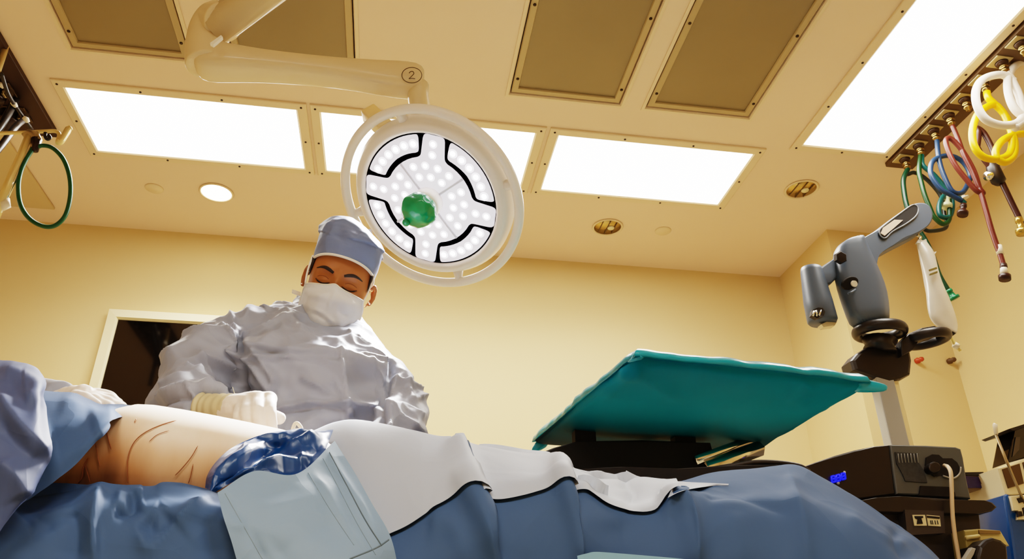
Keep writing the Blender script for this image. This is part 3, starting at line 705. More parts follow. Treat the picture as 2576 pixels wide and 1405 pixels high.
LF = [(q([(255, 1222), (238, 1285), (234, 1330), (242, 1420)]), .016, .014), (q([(265, 1240), (252, 1300), (256, 1420)]), -.008, .014), (q([(288, 1256), (340, 1242), (362, 1238)]), .010, .009), (q([(292, 1268), (315, 1276), (350, 1250)]), -.016, .012),
      (q([(342, 1325), (362, 1365), (385, 1368), (450, 1310), (525, 1252)]), .013, .013), (q([(360, 1300), (400, 1330), (440, 1300)]), -.012, .026), (q([(180, 1260), (190, 1330), (180, 1410)]), -.014, .022), (q([(50, 1300), (90, 1280), (130, 1330)]), -.012, .03), (q([(520, 1300), (530, 1400)]), -.008, .02)]
sheet('surgical_drape', ctrl, BLUED, 'blue drape hanging along the table side below the bare flank', nc=12, nr=14, folds=LF, amp=.008, s=6, amp2=.010, s2=8, seed=8)
# upper-left: slate drape, a near flap over a further fold
t = thing('surgical_drape', 'slate blue drape with an angular flap, heaped beside the pale gloved hand', 'surgical drape', tuple(U(60, 1100, 1.1)))
far = [[U(70, 978, 1.40), U(130, 989, 1.40), U(190, 995, 1.40), U(250, 1020, 1.40), U(300, 1018, 1.39), U(336, 1021, 1.36), U(356, 1036, 1.33)],
       [U(60, 985, 1.24), U(120, 990, 1.235), U(185, 997, 1.23), U(245, 1023, 1.225), U(292, 1023, 1.225), U(325, 1029, 1.225), U(352, 1041, 1.225)],
       [U(40, 1060, 1.09), U(110, 1062, 1.08), U(170, 1055, 1.085), U(225, 1052, 1.09), U(268, 1048, 1.10), U(296, 1047, 1.12), U(312, 1046, 1.14)],
       [U(10, 1160, 1.05), U(90, 1160, 1.04), U(145, 1140, 1.04), U(190, 1118, 1.045), U(225, 1098, 1.05), U(258, 1082, 1.06), U(284, 1062, 1.085)],
       [U(-30, 1280, 1.03), U(55, 1265, 1.03), U(108, 1232, 1.03), U(148, 1202, 1.035), U(190, 1168, 1.04), U(225, 1130, 1.045), U(262, 1088, 1.06)]]
ff = [(fp([(150, 1000), (230, 1040), (290, 1045)], 1.1), .006, .02), (fp([(120, 1100), (180, 1080), (240, 1060)], 1.02), -.008, .03)]
sheet('far_fold', far, BLUED, None, nc=10, nr=10, parent=t, folds=ff, amp=.006, s=6, amp2=.008, s2=9, seed=12)
near = [[U(-80, 905, 1.22), U(0, 912, 1.22), U(45, 920, 1.22), U(84, 930, 1.22), U(96, 944, 1.21)],
        [U(-80, 918, 1.14), U(0, 922, 1.13), U(48, 930, 1.12), U(86, 938, 1.125), U(100, 960, 1.14)],
        [U(-80, 1010, 1.03), U(0, 1010, 1.02), U(50, 1005, 1.015), U(92, 1000, 1.02), U(114, 1008, 1.05)],
        [U(-80, 1110, .99), U(0, 1110, .98), U(45, 1105, .98), U(90, 1100, .985), U(126, 1092, 1.01)],
        [U(-80, 1200, .97), U(0, 1200, .965), U(42, 1185, .97), U(84, 1170, .98), U(128, 1146, 1.0)],
        [U(-80, 1300, .97), U(-10, 1282, .965), U(25, 1262, .97), U(72, 1230, .98), U(112, 1182, 1.0)],
        [U(-80, 1400, .97), U(-25, 1365, .965), U(8, 1322, .97), U(42, 1275, .98), U(58, 1254, .995)]]
k = P2D
nf = [(k([(0, 940), (85, 968), (72, 1010)]), .010, .012), (k([(2, 1000), (60, 1080), (124, 1145)]), .012, .014), (k([(20, 960), (70, 1022), (88, 975)]), -.008, .02), (k([(0, 1060), (40, 1110), (110, 1160)]), -.010, .02), (k([(0, 1160), (40, 1210), (60, 1250)]), .010, .016)]
sheet('near_flap', near, PURD, None, nc=12, nr=10, parent=t, folds=nf, amp=.006, s=7, amp2=.010, s2=9, seed=15)
# pale under-sheet round the table, showing below the hem
ps = [[V((x, 1.072+.006*math.sin(x*9), z)) for x in [-1.4+.1*i for i in range(27)]] for z in (.80, .55, .28)]
sheet('table_sheet', [[p for p in r] for r in ps], PALE, 'pale teal sheet hanging round the table beneath the blue drapes', 'sheet', nc=3, nr=4, amp=.006, s=5)
# ------------------------------------------------------------------ glossy blue plastic pouch
top = [(516, 1226), (522, 1195), (545, 1160), (580, 1128), (628, 1104), (690, 1086), (760, 1083), (800, 1082), (839, 1080)]
bot = [(541, 1238), (556, 1230), (582, 1214), (618, 1196), (655, 1187), (700, 1196), (748, 1204), (772, 1192), (798, 1188)]
def lerp2(a, b, f): return (a[0]*(1-f)+b[0]*f, a[1]*(1-f)+b[1]*f)
YT = [1.055, 1.06, 1.075, 1.10, 1.14, 1.20, 1.20, 1.19, 1.18]; YO = [1.035, 1.035, 1.04, 1.04, 1.045, 1.05, 1.05, 1.055, 1.075]
def yk(i, f):
    bulge = -.018*math.sin(PI*f)
    return YT[i]*(1-f)+YO[i]*f+bulge
def pouch_pt(i, f):
    x, y = lerp2(top[i], bot[i], f); Y = yk(i, f); hit = onskin(x, y+2)
    if hit is not None: Y = min(Y, hit.y-.016)
    return U(x, y, Y)
ctrl = [[pouch_pt(i, f) for i in range(9)] for f in (0, .2, .4, .6, .8, 1)]
pk = P2D
pfold = [(pk([(530, 1215), (560, 1175), (620, 1140), (690, 1115), (800, 1098)]), .010, .010), (pk([(545, 1225), (580, 1190), (630, 1160), (690, 1130), (720, 1115)], 1.06), -.018, .012),
         (pk([(560, 1222), (600, 1188), (660, 1150), (760, 1128), (826, 1105)], 1.05), .010, .010), (pk([(640, 1180), (700, 1165), (780, 1150)], 1.05), .012, .012), (pk([(620, 1170), (700, 1150), (790, 1170)], 1.05), -.010, .010), (pk([(600, 1140), (660, 1110), (740, 1095)]), .008, .006), (pk([(570, 1180), (640, 1140), (730, 1125), (820, 1110)]), .008, .006), (pk([(590, 1200), (660, 1172), (740, 1165), (800, 1140)]), .008, .006), (pk([(700, 1190), (760, 1170), (810, 1120)]), -.010, .008), (pk([(720, 1090), (780, 1110), (835, 1085)]), .007, .006)]
sheet('plastic_pouch', ctrl, POUCH, 'glossy dark blue crumpled plastic pouch at the end of the bare flank', 'plastic pouch', nc=12, nr=12, folds=pfold, amp=.003, s=14, amp2=.005, s2=22, seed=21, edge=lambda u, v: min(1, 5*min(u, 1-u, v, 1-v)+.2))
# small white ring-handled clamp standing behind the pouch
cl = thing('towel_clamp', 'small white ring handle of a clamp standing up behind the blue pouch', 'clamp', tuple(U(746, 1085, 1.34)))
k = lambda x, y: U(x, y-3, 1.30)
obj('ring_handle', MB().tube(cat([k(737, 1084), k(740, 1072), k(744, 1067), k(750, 1068), k(757, 1078), k(757, 1084), k(748, 1084)], 6, True), .0032, 8, closed=True), HW, cl)
obj('shank', MB().tube([k(738, 1083), k(734, 1110), k(728, 1130)], .003, 8), CHROME, cl)
# ------------------------------------------------------------------ teal-covered tray stand, seen from below
ZT = 1.34
ts = thing('mayo_stand', 'tray stand wrapped in shiny teal plastic, seen from below over the patient\'s legs', 'instrument stand', (.75, 1.9, 0))
def TZ(px, py, dz=0): return UZ(px, py, ZT+dz)
A_, B_, D_, E_ = TZ(1602, 912), TZ(2180, 975), TZ(1345, 1122), TZ(1905, 1135)
# underside grid: near edge (top in view) to far edge, with a slight sag toward the stand
und = []
for f in (0, .04, .25, .5, .75, .95, 1):
    row = []
    for s in (0, .03, .25, .5, .75, .97, 1):
        p = (A_*(1-s)+B_*s)*(1-f)+(D_*(1-s)+E_*s)*f
        e_ = min(f, 1-f, s, 1-s)
        p = p+V((0, 0, .018 if e_ == 0 else -.012*min(1, e_*4)))
        row.append(p)
    und.append(row)
tp = P2D
tf = [(tp([(1560, 930), (1620, 950), (1710, 1005)]), .012, .02), (tp([(1615, 925), (1580, 940), (1520, 1000)]), .010, .02), (tp([(1990, 1020), (2040, 960)]), .006, .012), (tp([(2015, 1025), (2055, 965)]), .006, .012), (tp([(1420, 1060), (1480, 1000), (1540, 950)]), .008, .02)]
g = relief(surf(und, 10, 10), folds=tf, amp=.006, s=5, amp2=.005, s2=7, seed=31)
rim = [p for p in g[0]]+[r[-1] for r in g[1:]]+[p for p in reversed(g[-1][:-1])]+[r[0] for r in reversed(g[1:-1])]
TEALR = M('teal_rim', (4, 160, 184), .3, noise_s=9, noise_a=.2, bump=.2, bump_s=30, coat=.3)
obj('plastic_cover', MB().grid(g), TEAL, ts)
mb = MB()
nt = TEAL.node_tree; b = nt.nodes['Principled BSDF']; src = b.inputs['Base Color'].links[0].from_socket   # shade under the tray painted in as darker teal toward the far edge
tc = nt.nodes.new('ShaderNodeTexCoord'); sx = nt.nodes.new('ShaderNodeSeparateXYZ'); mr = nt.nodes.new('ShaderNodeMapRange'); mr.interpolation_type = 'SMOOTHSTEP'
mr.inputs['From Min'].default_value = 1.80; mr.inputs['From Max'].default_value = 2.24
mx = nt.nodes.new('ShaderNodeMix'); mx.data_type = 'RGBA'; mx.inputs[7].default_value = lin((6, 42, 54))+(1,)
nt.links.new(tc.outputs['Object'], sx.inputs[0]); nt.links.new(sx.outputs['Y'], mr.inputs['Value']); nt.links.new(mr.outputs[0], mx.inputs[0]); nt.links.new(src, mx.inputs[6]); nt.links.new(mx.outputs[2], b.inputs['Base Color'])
# turned-up side wall of the bag and its top
cen = sum(rim, V())/len(rim); rings = [rim]
for h, ins in ((.014, -.012), (.03, -.006), (.042, .012), (.045, .06), (.045, .2)):
    ring = []
    for i, p in enumerate(rim):
        d = (cen-p); d.z = 0; d.normalize()
        ring.append(V((p.x, p.y, ZT))+d*ins+V((0, 0, h+.008*noise.noise(p*16)))+d*.006*noise.noise(p*22))
    rings.append(ring)
mb.loft(rings, 0, True, False)
tc_ = [sum(rings[-1], V())/len(rim)]
mb.loft([rings[-1], [tc_[0]+(p-tc_[0])*.02 for p in rings[-1]]], 0, True, False)
obj('cover_rim', mb, TEALR, ts)
# pulled corners of the bag
def corner(pts, name='cover_corner'):
    mb = MB().loft([[TZ(x, y, dz) for x, y, dz in r] for r in pts])
    obj(name, mb, TEAL, ts, subsurf=1)
YN, YFr = A_.y, D_.y
def cornerU(pts, Y): 
    obj('cover_corner', MB().loft([[U(x, y, Y+d) for x, y, d in r] for r in pts]), TEALR, ts, subsurf=1)
cornerU([[(1566, 918, .03), (1630, 906, 0), (1634, 893, 0), (1574, 908, .03)], [(1576, 912, .02), (1620, 902, -.01), (1622, 889, -.01), (1582, 902, .02)], [(1584, 912, .01), (1612, 905, -.01), (1608, 888, -.01), (1588, 893, .01)], [(1592, 893, .0), (1600, 893, 0), (1599, 884, 0), (1594, 884, 0)]], YN)
cornerU([[(2120, 1000, .06), (2150, 980, .0), (2160, 945, -.01), (2120, 940, .03)], [(2172, 996, .03), (2190, 980, .0), (2194, 955, -.01), (2176, 950, .02)], [(2210, 992, .01), (2218, 982, .0), (2222, 962, -.01), (2208, 960, .01)], [(2232, 985, .0), (2236, 980, .0), (2238, 968, 0), (2232, 966, 0)]], B_.y)
cornerU([[(1372, 1142, .02), (1350, 1105, .03), (1385, 1075, -.03), (1405, 1100, -.02)], [(1352, 1143, .0), (1340, 1118, .01), (1355, 1100, -.01), (1370, 1118, -.01)], [(1342, 1142, .0), (1336, 1130, .0), (1342, 1118, 0), (1350, 1128, 0)], [(1337, 1140, .0), (1335, 1136, 0), (1337, 1132, 0), (1339, 1136, 0)]], YFr)
# frame under the tray, offset post and base
yp = 2.34
pz = U(1560, 1150, yp).z
uu = [U(1915, 1126, 2.12), U(1850, 1150, 2.05), U(1780, 1178, 2.0)]
obj('chrome_arm', MB().tube(uu, .022, 4, flat=.6), CHROME, ts)
obj('chrome_arm', MB().tube([p+V((-.03, 0, .022)) for p in uu], .012, 10), CHROME, ts)
xpost = U(1640, 1150, 2.2).x
obj('shade_block', MB().prism([U(1350, 1141, 2.05), U(1392, 1124, 2.05), U(1450, 1108, 2.05), U(1620, 1104, 2.05), U(1790, 1112, 2.05), U(1800, 1150, 2.05), U(1780, 1175, 2.05), U(1790, 1225, 2.05), U(1430, 1225, 2.05), U(1415, 1170, 2.05)], (0, .08, 0), bev=.01), BLACKM, ts)  # added black block, stands in for the dark shade below the tray
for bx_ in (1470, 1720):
    p0 = U(bx_, 1124, 2.09); obj('block_riser', MB().box((p0.x, 2.09, (p0.z-.01+ZT)/2), (.06, .04, ZT-p0.z+.02)), BLACKM, ts)  # joins the added shade block to the tray
obj('post', MB().tube([V((xpost, 2.22, .06)), V((xpost, 2.22, ZT-.03))], .022, 16), CHROME, ts)
mb = MB().box((xpost, 2.22, .045), (.08, .5, .05)); mb.box((xpost-.02, 2.02, .045), (.55, .07, .05))
obj('base', mb, STEEL, ts, bevel=.01)
# added black pad that stands in for the tray's shade on the drape
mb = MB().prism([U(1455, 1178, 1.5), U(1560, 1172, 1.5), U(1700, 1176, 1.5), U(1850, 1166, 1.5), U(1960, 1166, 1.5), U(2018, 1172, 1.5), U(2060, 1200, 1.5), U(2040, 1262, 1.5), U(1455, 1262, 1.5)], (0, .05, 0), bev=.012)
tag(obj('shade_pad', mb, BLACKM), 'added black pad behind the drape edge, standing in for shade under the teal tray', 'pad')
mb = MB().tube(cat([U(1790, 1180, 1.52), U(1840, 1172, 1.52), U(1900, 1163, 1.52), U(1960, 1164, 1.52), U(2010, 1172, 1.52), U(2035, 1186, 1.52)], 8), .006, 10)
tag(obj('black_cable', mb, BLACK), 'black cable arching over the drape edge right of the teal tray', 'cable')
# ------------------------------------------------------------------ grey jointed pole stand on the right
YS = 2.55
def S(px, py, d=0): return U(px, py, YS+d)
def kk(px, py): return PXM(S(px, py))
st = thing('equipment_pole', 'tall pole stand with grey jointed arms, black cup rings and a hanging bag hook', 'pole stand', (S(2265, 1110).x, YS, 0))
zt_ = S(2240, 935).z; zb_ = .06
def vx(px, py): return S(px, py).x
xp = vx(2248, 1030)
obj('pole', MB().box((xp, YS+.03, (zt_+.1+zb_)/2), (.075, .05, zt_+.1-zb_)), GREYL, st, bevel=.006)
obj('pole_rail', MB().box((xp+.048, YS+.03, (zt_+zb_)/2), (.022, .03, zt_-zb_)), M('cream_strip', (230, 208, 160), .4), st)
obj('pole_base', MB().box((xp, YS+.03, .035), (.26, .26, .05)), GREYP, st, bevel=.02)
# black bracket block
mb = MB().prism([S(2143, 905), S(2158, 886), S(2185, 869), S(2262, 868), S(2290, 876), S(2296, 905), S(2293, 940), S(2270, 952), S(2240, 958), S(2205, 948), S(2150, 928)], (0, .09, 0), bev=.015)
obj('bracket_block', mb, BLACK, st)
def torus(cx, cy, rx, ry, r, d=0, n=48, a0=0, a1=2*PI, tilt=0):
    pts = []; k = kk(cx, cy); c = S(cx, cy, d)
    ax = (CR*math.cos(tilt)+CU*math.sin(tilt)); 
    fy = (V((0, 1, 0))*1.0+V((0, 0, 0))).normalized()
    L_ = rx*k
    for i in range(n+(0 if a1-a0 >= 6.28 else 1)):
        a = a0+(a1-a0)*i/n
        pts.append(c+ax*(math.cos(a)*rx*k)+CU*(math.sin(a)*ry*k)+CF*(-math.sin(a)*L_*.8))
    return pts
obj('cup_ring', MB().tube(torus(2213, 833, 56, 22, 0), .022, 14, closed=True, flat=.8), BLACK, st)
obj('ring_neck', MB().tube([S(2213, 880), S(2213, 868), S(2213, 856)], [.06, .052, .065], 20), BLACK, st)
obj('cup_ring', MB().tube(torus(2330, 852, 50, 20, 0, tilt=.12), .020, 14, closed=True, flat=.8), BLACK, st)
mb = MB().prism([S(2268, 895, -.02), S(2266, 858, -.02), S(2285, 838, -.02), S(2320, 823, -.02), S(2352, 818, -.02), S(2378, 832, -.02), S(2350, 846, -.02), S(2310, 858, -.02), S(2296, 880, -.02)], (0, .04, 0), bev=.006)
obj('ring_shield', mb, BLACK, st)
# tapered upright
prof = [(604, 2134, 2166), (615, 2106, 2172), (640, 2098, 2184), (700, 2104, 2214), (740, 2115, 2228), (790, 2134, 2232), (825, 2148, 2233)]
rings = []
for y, xl, xr in prof:
    a, b = S(xl, y), S(xr, y); c = (a+b)/2; u = (b-a)/2; ring = []
    for j in range(28):
        t = 2*PI*j/28; ct, s_ = math.cos(t), math.sin(t)
        ring.append(c+u*math.copysign(abs(ct)**.75, ct)+V((0, .055, 0))*math.copysign(abs(s_)**.75, s_)+V((0, -.014, 0))*max(0, 1-abs(ct-.15)*2.2)*(1 if s_ < 0 else 0))
    rings.append(ring)
obj('upright', MB().loft(rings), GREYP, st, subsurf=1)
c = S(2118, 643, -.068)
obj('knob', MB().lathe([(.026, 0), (.027, .012), (.022, .02), (0, .022)], c+V((0, .02, 0)), (-.12, -1, -.3), 6, smooth=False), BLACK, st)
c = S(2140, 712, -.052); k = kk(2140, 712)
ov = lambda rx, ry, n=24, cc=None, rot=.5: [(cc or c)+CR*(k*(rx*math.cos(2*PI*i/n)*math.cos(rot)-ry*math.sin(2*PI*i/n)*math.sin(rot)))+CU*(k*(rx*math.cos(2*PI*i/n)*math.sin(rot)+ry*math.sin(2*PI*i/n)*math.cos(rot))) for i in range(n)]
obj('window', MB().prism(ov(21, 15), CF*.02, bev=.003), BLACKM, st)
obj('window_tab', MB().prism(ov(7, 8, cc=S(2150, 713, -.062)), CF*.01), PIPE, st)
obj('window_lip', MB().tube([S(2134, 738, -.06), S(2142, 735, -.06), S(2152, 728, -.06)], .005, 8), GREYP, st)
# upper right arm with a slot
outline = [(2170, 640), (2166, 604), (2200, 580), (2250, 543), (2290, 516), (2312, 508), (2334, 511), (2347, 528), (2348, 548), (2338, 566), (2312, 585), (2260, 612), (2215, 638), (2204, 660), (2200, 690)]
mb = MB().prism(cat([S(x, y, -.03) for x, y in outline], 4, True), (0, .085, 0), bev=.012)
obj('slotted_arm', mb, GREYP, st)
sl = [(2216, 594), (2212, 580), (2225, 566), (2262, 538), (2292, 517), (2304, 516), (2310, 526), (2304, 543), (2280, 562), (2245, 582), (2228, 598)]
obj('slot_recess', MB().prism(cat([S(x, y, -.036) for x, y in sl], 4, True), (0, .012, 0)), BLACKM, st)
obj('slot_rim', MB().tube(cat([S(x, y, -.036) for x, y in sl], 4, True), .003, 8, closed=True), M('rim_grey', (128, 134, 142), .4), st)
obj('slot_insert', MB().prism([S(x, y, -.040) for x, y in ((2216, 586), (2222, 572), (2250, 552), (2272, 553), (2250, 572), (2226, 592))], (0, .008, 0)), M('insert_pink', (222, 200, 178), .5), st)
# left arm and hanging cylinder
mb = MB().prism([S(2060, 678), S(2066, 670), S(2100, 648), S(2112, 650), S(2112, 692), S(2104, 700), S(2092, 712), S(2068, 718), S(2062, 700)], (0, .06, 0), bev=.008)
obj('short_arm', mb, GREYP, st)
mb = MB().tube([S(2041, 676, .03), S(2042, 684, .03), S(2058, 760, .03), S(2069, 806, .03), S(2070, 811, .03)], [.042, .044, .056, .058, .052], 28)
obj('hanging_cylinder', mb, GREYP, st)
obj('cylinder_window', MB().prism([S(2042, 792, -.035), S(2044, 779, -.035), S(2058, 773, -.037), S(2070, 774, -.036), S(2076, 784, -.03), S(2072, 794, -.034), S(2056, 800, -.036)], (0, .02, 0)), BLACK, st)
for q in (((2046, 794), (2048, 782)), ((2055, 795), (2053, 780)), ((2060, 793), (2066, 780))): obj('window_glint', MB().tube([S(*q[0], -.039), S(*q[1], -.041)], .004, 8), CHROME, st)
obj('cylinder_foot', MB().prism([S(2066, 815, .02), S(2098, 800, .02), S(2106, 808, .02), S(2100, 818, .02), S(2072, 822, .02)], (0, .03, 0)), M('pale_clear', (232, 212, 172), .3), st)
obj('hook', MB().tube(cat([S(2301, 578, -.01), S(2306, 582, -.01), S(2310, 592, -.01), S(2316, 596, -.01), S(2312, 602, -.01)], 5), .006, 8), CHROME, st)
# fluid bag
BAGM = M('bag_vinyl', (236, 230, 220), .3, noise_s=12, noise_a=.08, trans=.5, coat=.3, bump=.3, bump_s=25)
bg = thing('fluid_bag', 'limp white fluid bag hanging from the grey slotted arm', 'fluid bag', tuple(S(2330, 620)))
bl = [(606, 2306, 2330), (616, 2308, 2334), (630, 2311, 2346), (645, 2314, 2352), (680, 2323, 2356), (710, 2329, 2366), (735, 2332, 2380), (760, 2333, 2392), (785, 2336, 2402), (805, 2342, 2409), (820, 2358, 2410), (832, 2384, 2406), (837, 2396, 2402)]
rings = []
for i, (y, xl, xr) in enumerate(bl):
    a, b = S(xl, y), S(xr, y+ (6 if i > 3 else 0)); c = (a+b)/2; u = (b-a)/2
    th = .012+.022*math.sin(PI*min(1, i/11))
    rings.append([c+u*math.cos(2*PI*j/22)+V((0, th, 0))*math.sin(2*PI*j/22) for j in range(22)])
mb = MB().loft(rings); mb.v = [p+V((0, .006, 0))*noise.noise(p*30) for p in mb.v]
obj('bag', mb, BAGM, bg, subsurf=1)
obj('hanger_tab', MB().prism([S(2306, 610, -.012), S(2312, 600, -.012), S(2322, 604, -.012), S(2330, 600, -.012), S(2334, 614, -.012)], (0, .012, 0)), BAGM, bg)
obj('side_ear', MB().prism([S(2344, 634, -.005), S(2356, 632, -.005), S(2350, 642, -.005)], (0, .012, 0)), BAGM, bg)
obj('printed_band', MB().prism([S(2338, 677, -.045), S(2356, 671, -.045), S(2358, 675, -.045), S(2340, 681, -.045)], (0, .006, 0)), M('band_olive', (110, 96, 44), .5), bg)
obj('printed_band', MB().prism([S(2339, 688, -.046), S(2358, 681, -.046), S(2359, 685, -.046), S(2340, 692, -.046)], (0, .006, 0)), M('band_olive', (110, 96, 44), .5), bg)
obj('drain_tube', MB().tube(cat([S(2384, 834), S(2392, 848), S(2404, 868), S(2416, 882)], 6), .006, 10), M('tube_cream', (222, 198, 126), .35), bg)
obj('tube_clamp', MB().tube([S(2400, 866), S(2410, 872)], .013, 10), HW, bg)
obj('outlet_tip', MB().tube([S(2393, 834), S(2400, 840)], .011, 10), BLACK, bg)
for px, py, m, lb in ((2312, 905, M('red_cap', (186, 72, 40), .4), 'small red cap on the wall right of the black bracket'), (2393, 906, M('brown_cap', (92, 66, 36), .5), 'small brown knob on the wall below the hanging bag')):
    c = U(px, py, 3.60)
    mb = MB().lathe([(.014, -.02), (.017, -.004), (.011, .004), (.014, .014), (.010, .025), (0, .027)], c, (.3, -1, 0), 16)
    tag(obj('wall_socket_cap', mb, m), lb, 'wall knob')
# ------------------------------------------------------------------ console tower
YC = 2.2
def K(px, py, d=0): return U(px, py, YC+d)
tw = thing('console_tower', 'dark console tower with a grey speaker panel and blue lit display, behind the drape end', 'medical console', (K(2330, 1300).x, YC+.2, 0))
mb = MB().prism([K(2012, 1176), K(2050, 1162), K(2100, 1145), K(2150, 1131), K(2200, 1121), K(2238, 1118), K(2246, 1180), K(2254, 1242), K(2160, 1256), K(2110, 1262), K(2030, 1200)], (0, .4, 0), bev=.006)
obj('display_housing', mb, BLACK, tw)
mb = MB().prism([K(2239, 1118, -.004), K(2330, 1119, -.004), K(2405, 1123, -.004), K(2418, 1128, -.004), K(2424, 1150, -.004), K(2432, 1200, -.004), K(2443, 1254, -.004), K(2350, 1246, -.004), K(2255, 1242, -.004), K(2246, 1180, -.004)], (0, .4, 0), bev=.006)
obj('speaker_panel', mb, M('console_grey', (84, 88, 90), .45), tw)
BLU = M('blue_digits', (20, 24, 230), .4, emit=1.0, ecol=(20, 30, 255))
mb = MB()
def seg(a, b, r=.0035): mb.tube([K(*a, -.006), K(*b, -.006)], r, 6)
for ox, oy in ((2091, 1196), (2103, 1193), (2116, 1189)):      # three seven-segment digits, leaning as the housing does
    for a, b in (((0, 2), (9, 0)), ((1, 9), (10, 7)), ((2, 16), (11, 14)), ((0, 2), (2, 16)), ((9, 0), (11, 14))): seg((ox+a[0], oy+a[1]), (ox+b[0], oy+b[1]), .0030)
obj('display_digits', mb, BLU, tw)
obj('display_button', MB().lathe([(.006, 0), (.004, .004), (0, .005)], K(2108, 1214, -.002), (0, -1, 0), 12), GREYL, tw)
obj('status_light', MB().lathe([(.004, 0), (.003, .003), (0, .004)], K(2124, 1187, -.004), (0, -1, 0), 10), PIPE, tw)
mb = MB().prism([K(2252, 1136, -.008), K(2310, 1140, -.008), K(2309, 1160, -.008), K(2326, 1185, -.008), K(2333, 1213, -.008), K(2278, 1209, -.008), K(2270, 1190, -.008), K(2256, 1165, -.008)], (0, .006, 0))
obj('speaker_grille', mb, M('grille_dark', (62, 62, 62), .85, noise_s=90, noise_a=.5), tw)
for i in range(6):
    for j in range(3): pass
mb = MB()
for i in range(7):
    x = 2259+i*8; mb.tube([K(x, 1140, -.010), K(x+1, 1150, -.010), K(x+3, 1163, -.010)], .0012, 5)
obj('grille_lines', mb, GREYL, tw)
def ell(cx, cy, rx, ry, d, n=30): return [K(cx+rx*math.cos(2*PI*i/n), cy+ry*math.sin(2*PI*i/n), d) for i in range(n)]
obj('port_recess', MB().prism([K(x, y, -.008) for x, y in ((2330, 1150), (2345, 1142), (2362, 1143), (2372, 1152), (2395, 1152), (2408, 1162), (2416, 1178), (2412, 1192), (2398, 1200), (2370, 1194), (2352, 1198), (2336, 1186), (2328, 1170)) ], (0, .006, 0)), BLACKM, tw)
obj('port_plug', MB().prism(ell(2352, 1174, 15, 14, -.03), (0, .03, 0), bev=.004), BLACK, tw)
obj('port_rim', MB().tube(cat([K(2372, 1196, -.01), K(2398, 1202, -.01), K(2414, 1190, -.01), K(2417, 1174, -.01)], 6), .0025, 8), GREYL, tw)
obj('card_slot', MB().prism([K(2316, 1221, -.008), K(2392, 1224, -.008), K(2402, 1238, -.008), K(2404, 1249, -.008), K(2312, 1245, -.008)], (0, .006, 0)), BLACKM, tw)
mb = MB().prism([K(2150, 1260, -.05), K(2200, 1250, -.05), K(2262, 1246, -.05), K(2350, 1250, -.05), K(2440, 1256, -.05), K(2482, 1257, -.05), K(2500, 1263, -.05), K(2511, 1274, -.05), K(2500, 1284, -.05), K(2465, 1292, -.05), K(2300, 1290, -.05), K(2180, 1285, -.05)], (0, .42, 0), bev=.01)
obj('shelf', mb, BLACK, tw)
mb = MB().prism([K(2150, 1285, -.02), K(2465, 1291, -.02), K(2469, 1330, -.02), K(2430, 1334, -.02), K(2436, 1420, -.02), K(2440, 1560, -.02), K(2150, 1560, -.02)], (0, .38, 0), bev=.008)
obj('cabinet', mb, M('cabinet_dark', (46, 40, 38), .5), tw)
cb = K(2300, 1500, 0)
obj('plinth', MB().box((cb.x+.02, YC+.16, .2), (.36, .34, .38)), BLACK, tw, bevel=.01)
obj('castor_base', MB().box((cb.x+.02, YC+.16, .03), (.5, .44, .05)), BLACK, tw, bevel=.01)
obj('label_panel', MB().prism([K(2276, 1281, -.056), K(2374, 1284, -.056), K(2378, 1340, -.056), K(2282, 1345, -.056)], (0, .05, 0)), M('panel_dark', (58, 52, 52), .5), tw)
LBL = M('label_cream', (222, 206, 164), .6)
for q in (((2296, 1294), (2327, 1294), (2332, 1321), (2301, 1321)), ((2331, 1294), (2364, 1297), (2367, 1323), (2336, 1321))):
    obj('sticker', MB().prism([K(x, y, -.060) for x, y in q], (0, .003, 0)), LBL, tw)
mb = MB().prism([K(x, y, -.063) for x, y in ((2301, 1297), (2322, 1297), (2323, 1301), (2318, 1303), (2322, 1316), (2307, 1317), (2309, 1305), (2303, 1303))], (0, .002, 0))
obj('sticker_print', mb, BLACKM, tw)
mb = MB().prism([K(x, y, -.063) for x, y in ((2332, 1296), (2364, 1299), (2364, 1304), (2333, 1301))], (0, .002, 0))
for xo in (2341, 2345, 2352, 2358): mb.tube([K(xo, 1308, -.062), K(xo+2, 1318, -.062)], .0013, 5)
obj('sticker_print', mb, BLACKM, tw)
cab = thing('power_cord', 'thin pale cable plugged into the grey console panel and hanging down its front', 'cable', tuple(K(2377, 1170)))
obj('cord', MB().tube(cat([K(2376, 1170, -.02), K(2385, 1174, -.05), K(2392, 1190, -.066), K(2394, 1230, -.07), K(2396, 1290, -.072), K(2402, 1345, -.07), K(2413, 1410, -.07), K(2422, 1500, -.07)], 8), .006, 10), M('cord_pale', (206, 180, 148), .5), cab)
# small purple monitor on the far side of the tower
Y2 = 2.45
k2 = lambda x, y, d=0: U(x, y, Y2+d)
t = thing('pump_module', 'small device with a dark purple screen sticking out behind the grey console', 'medical device', tuple(k2(2455, 1210)))
obj('case', MB().prism([k2(2425, 1188), k2(2462, 1190), k2(2474, 1187), k2(2486, 1226), k2(2470, 1230), k2(2440, 1229), k2(2428, 1226)], (0, .12, 0), bev=.006), M('case_tan', (142, 116, 84), .5), t)
obj('screen', MB().prism([k2(2430, 1196, -.004), k2(2464, 1199, -.004), k2(2470, 1226, -.004), k2(2436, 1226, -.004)], (0, .004, 0)), M('purple_screen', (46, 34, 58), .2, emit=.05, ecol=(70, 40, 110), noise_s=40, noise_a=.5), t)
obj('top_cap', MB().prism([k2(2426, 1187, -.006), k2(2474, 1186, -.006), k2(2476, 1196, -.006), k2(2460, 1196, -.006), k2(2428, 1194, -.006)], (0, .03, 0)), BLACK, t)
obj('side_clip', MB().prism([k2(2464, 1203, -.01), k2(2476, 1201, -.01), k2(2480, 1214, -.01), k2(2469, 1216, -.01)], (0, .02, 0)), CHROME, t)
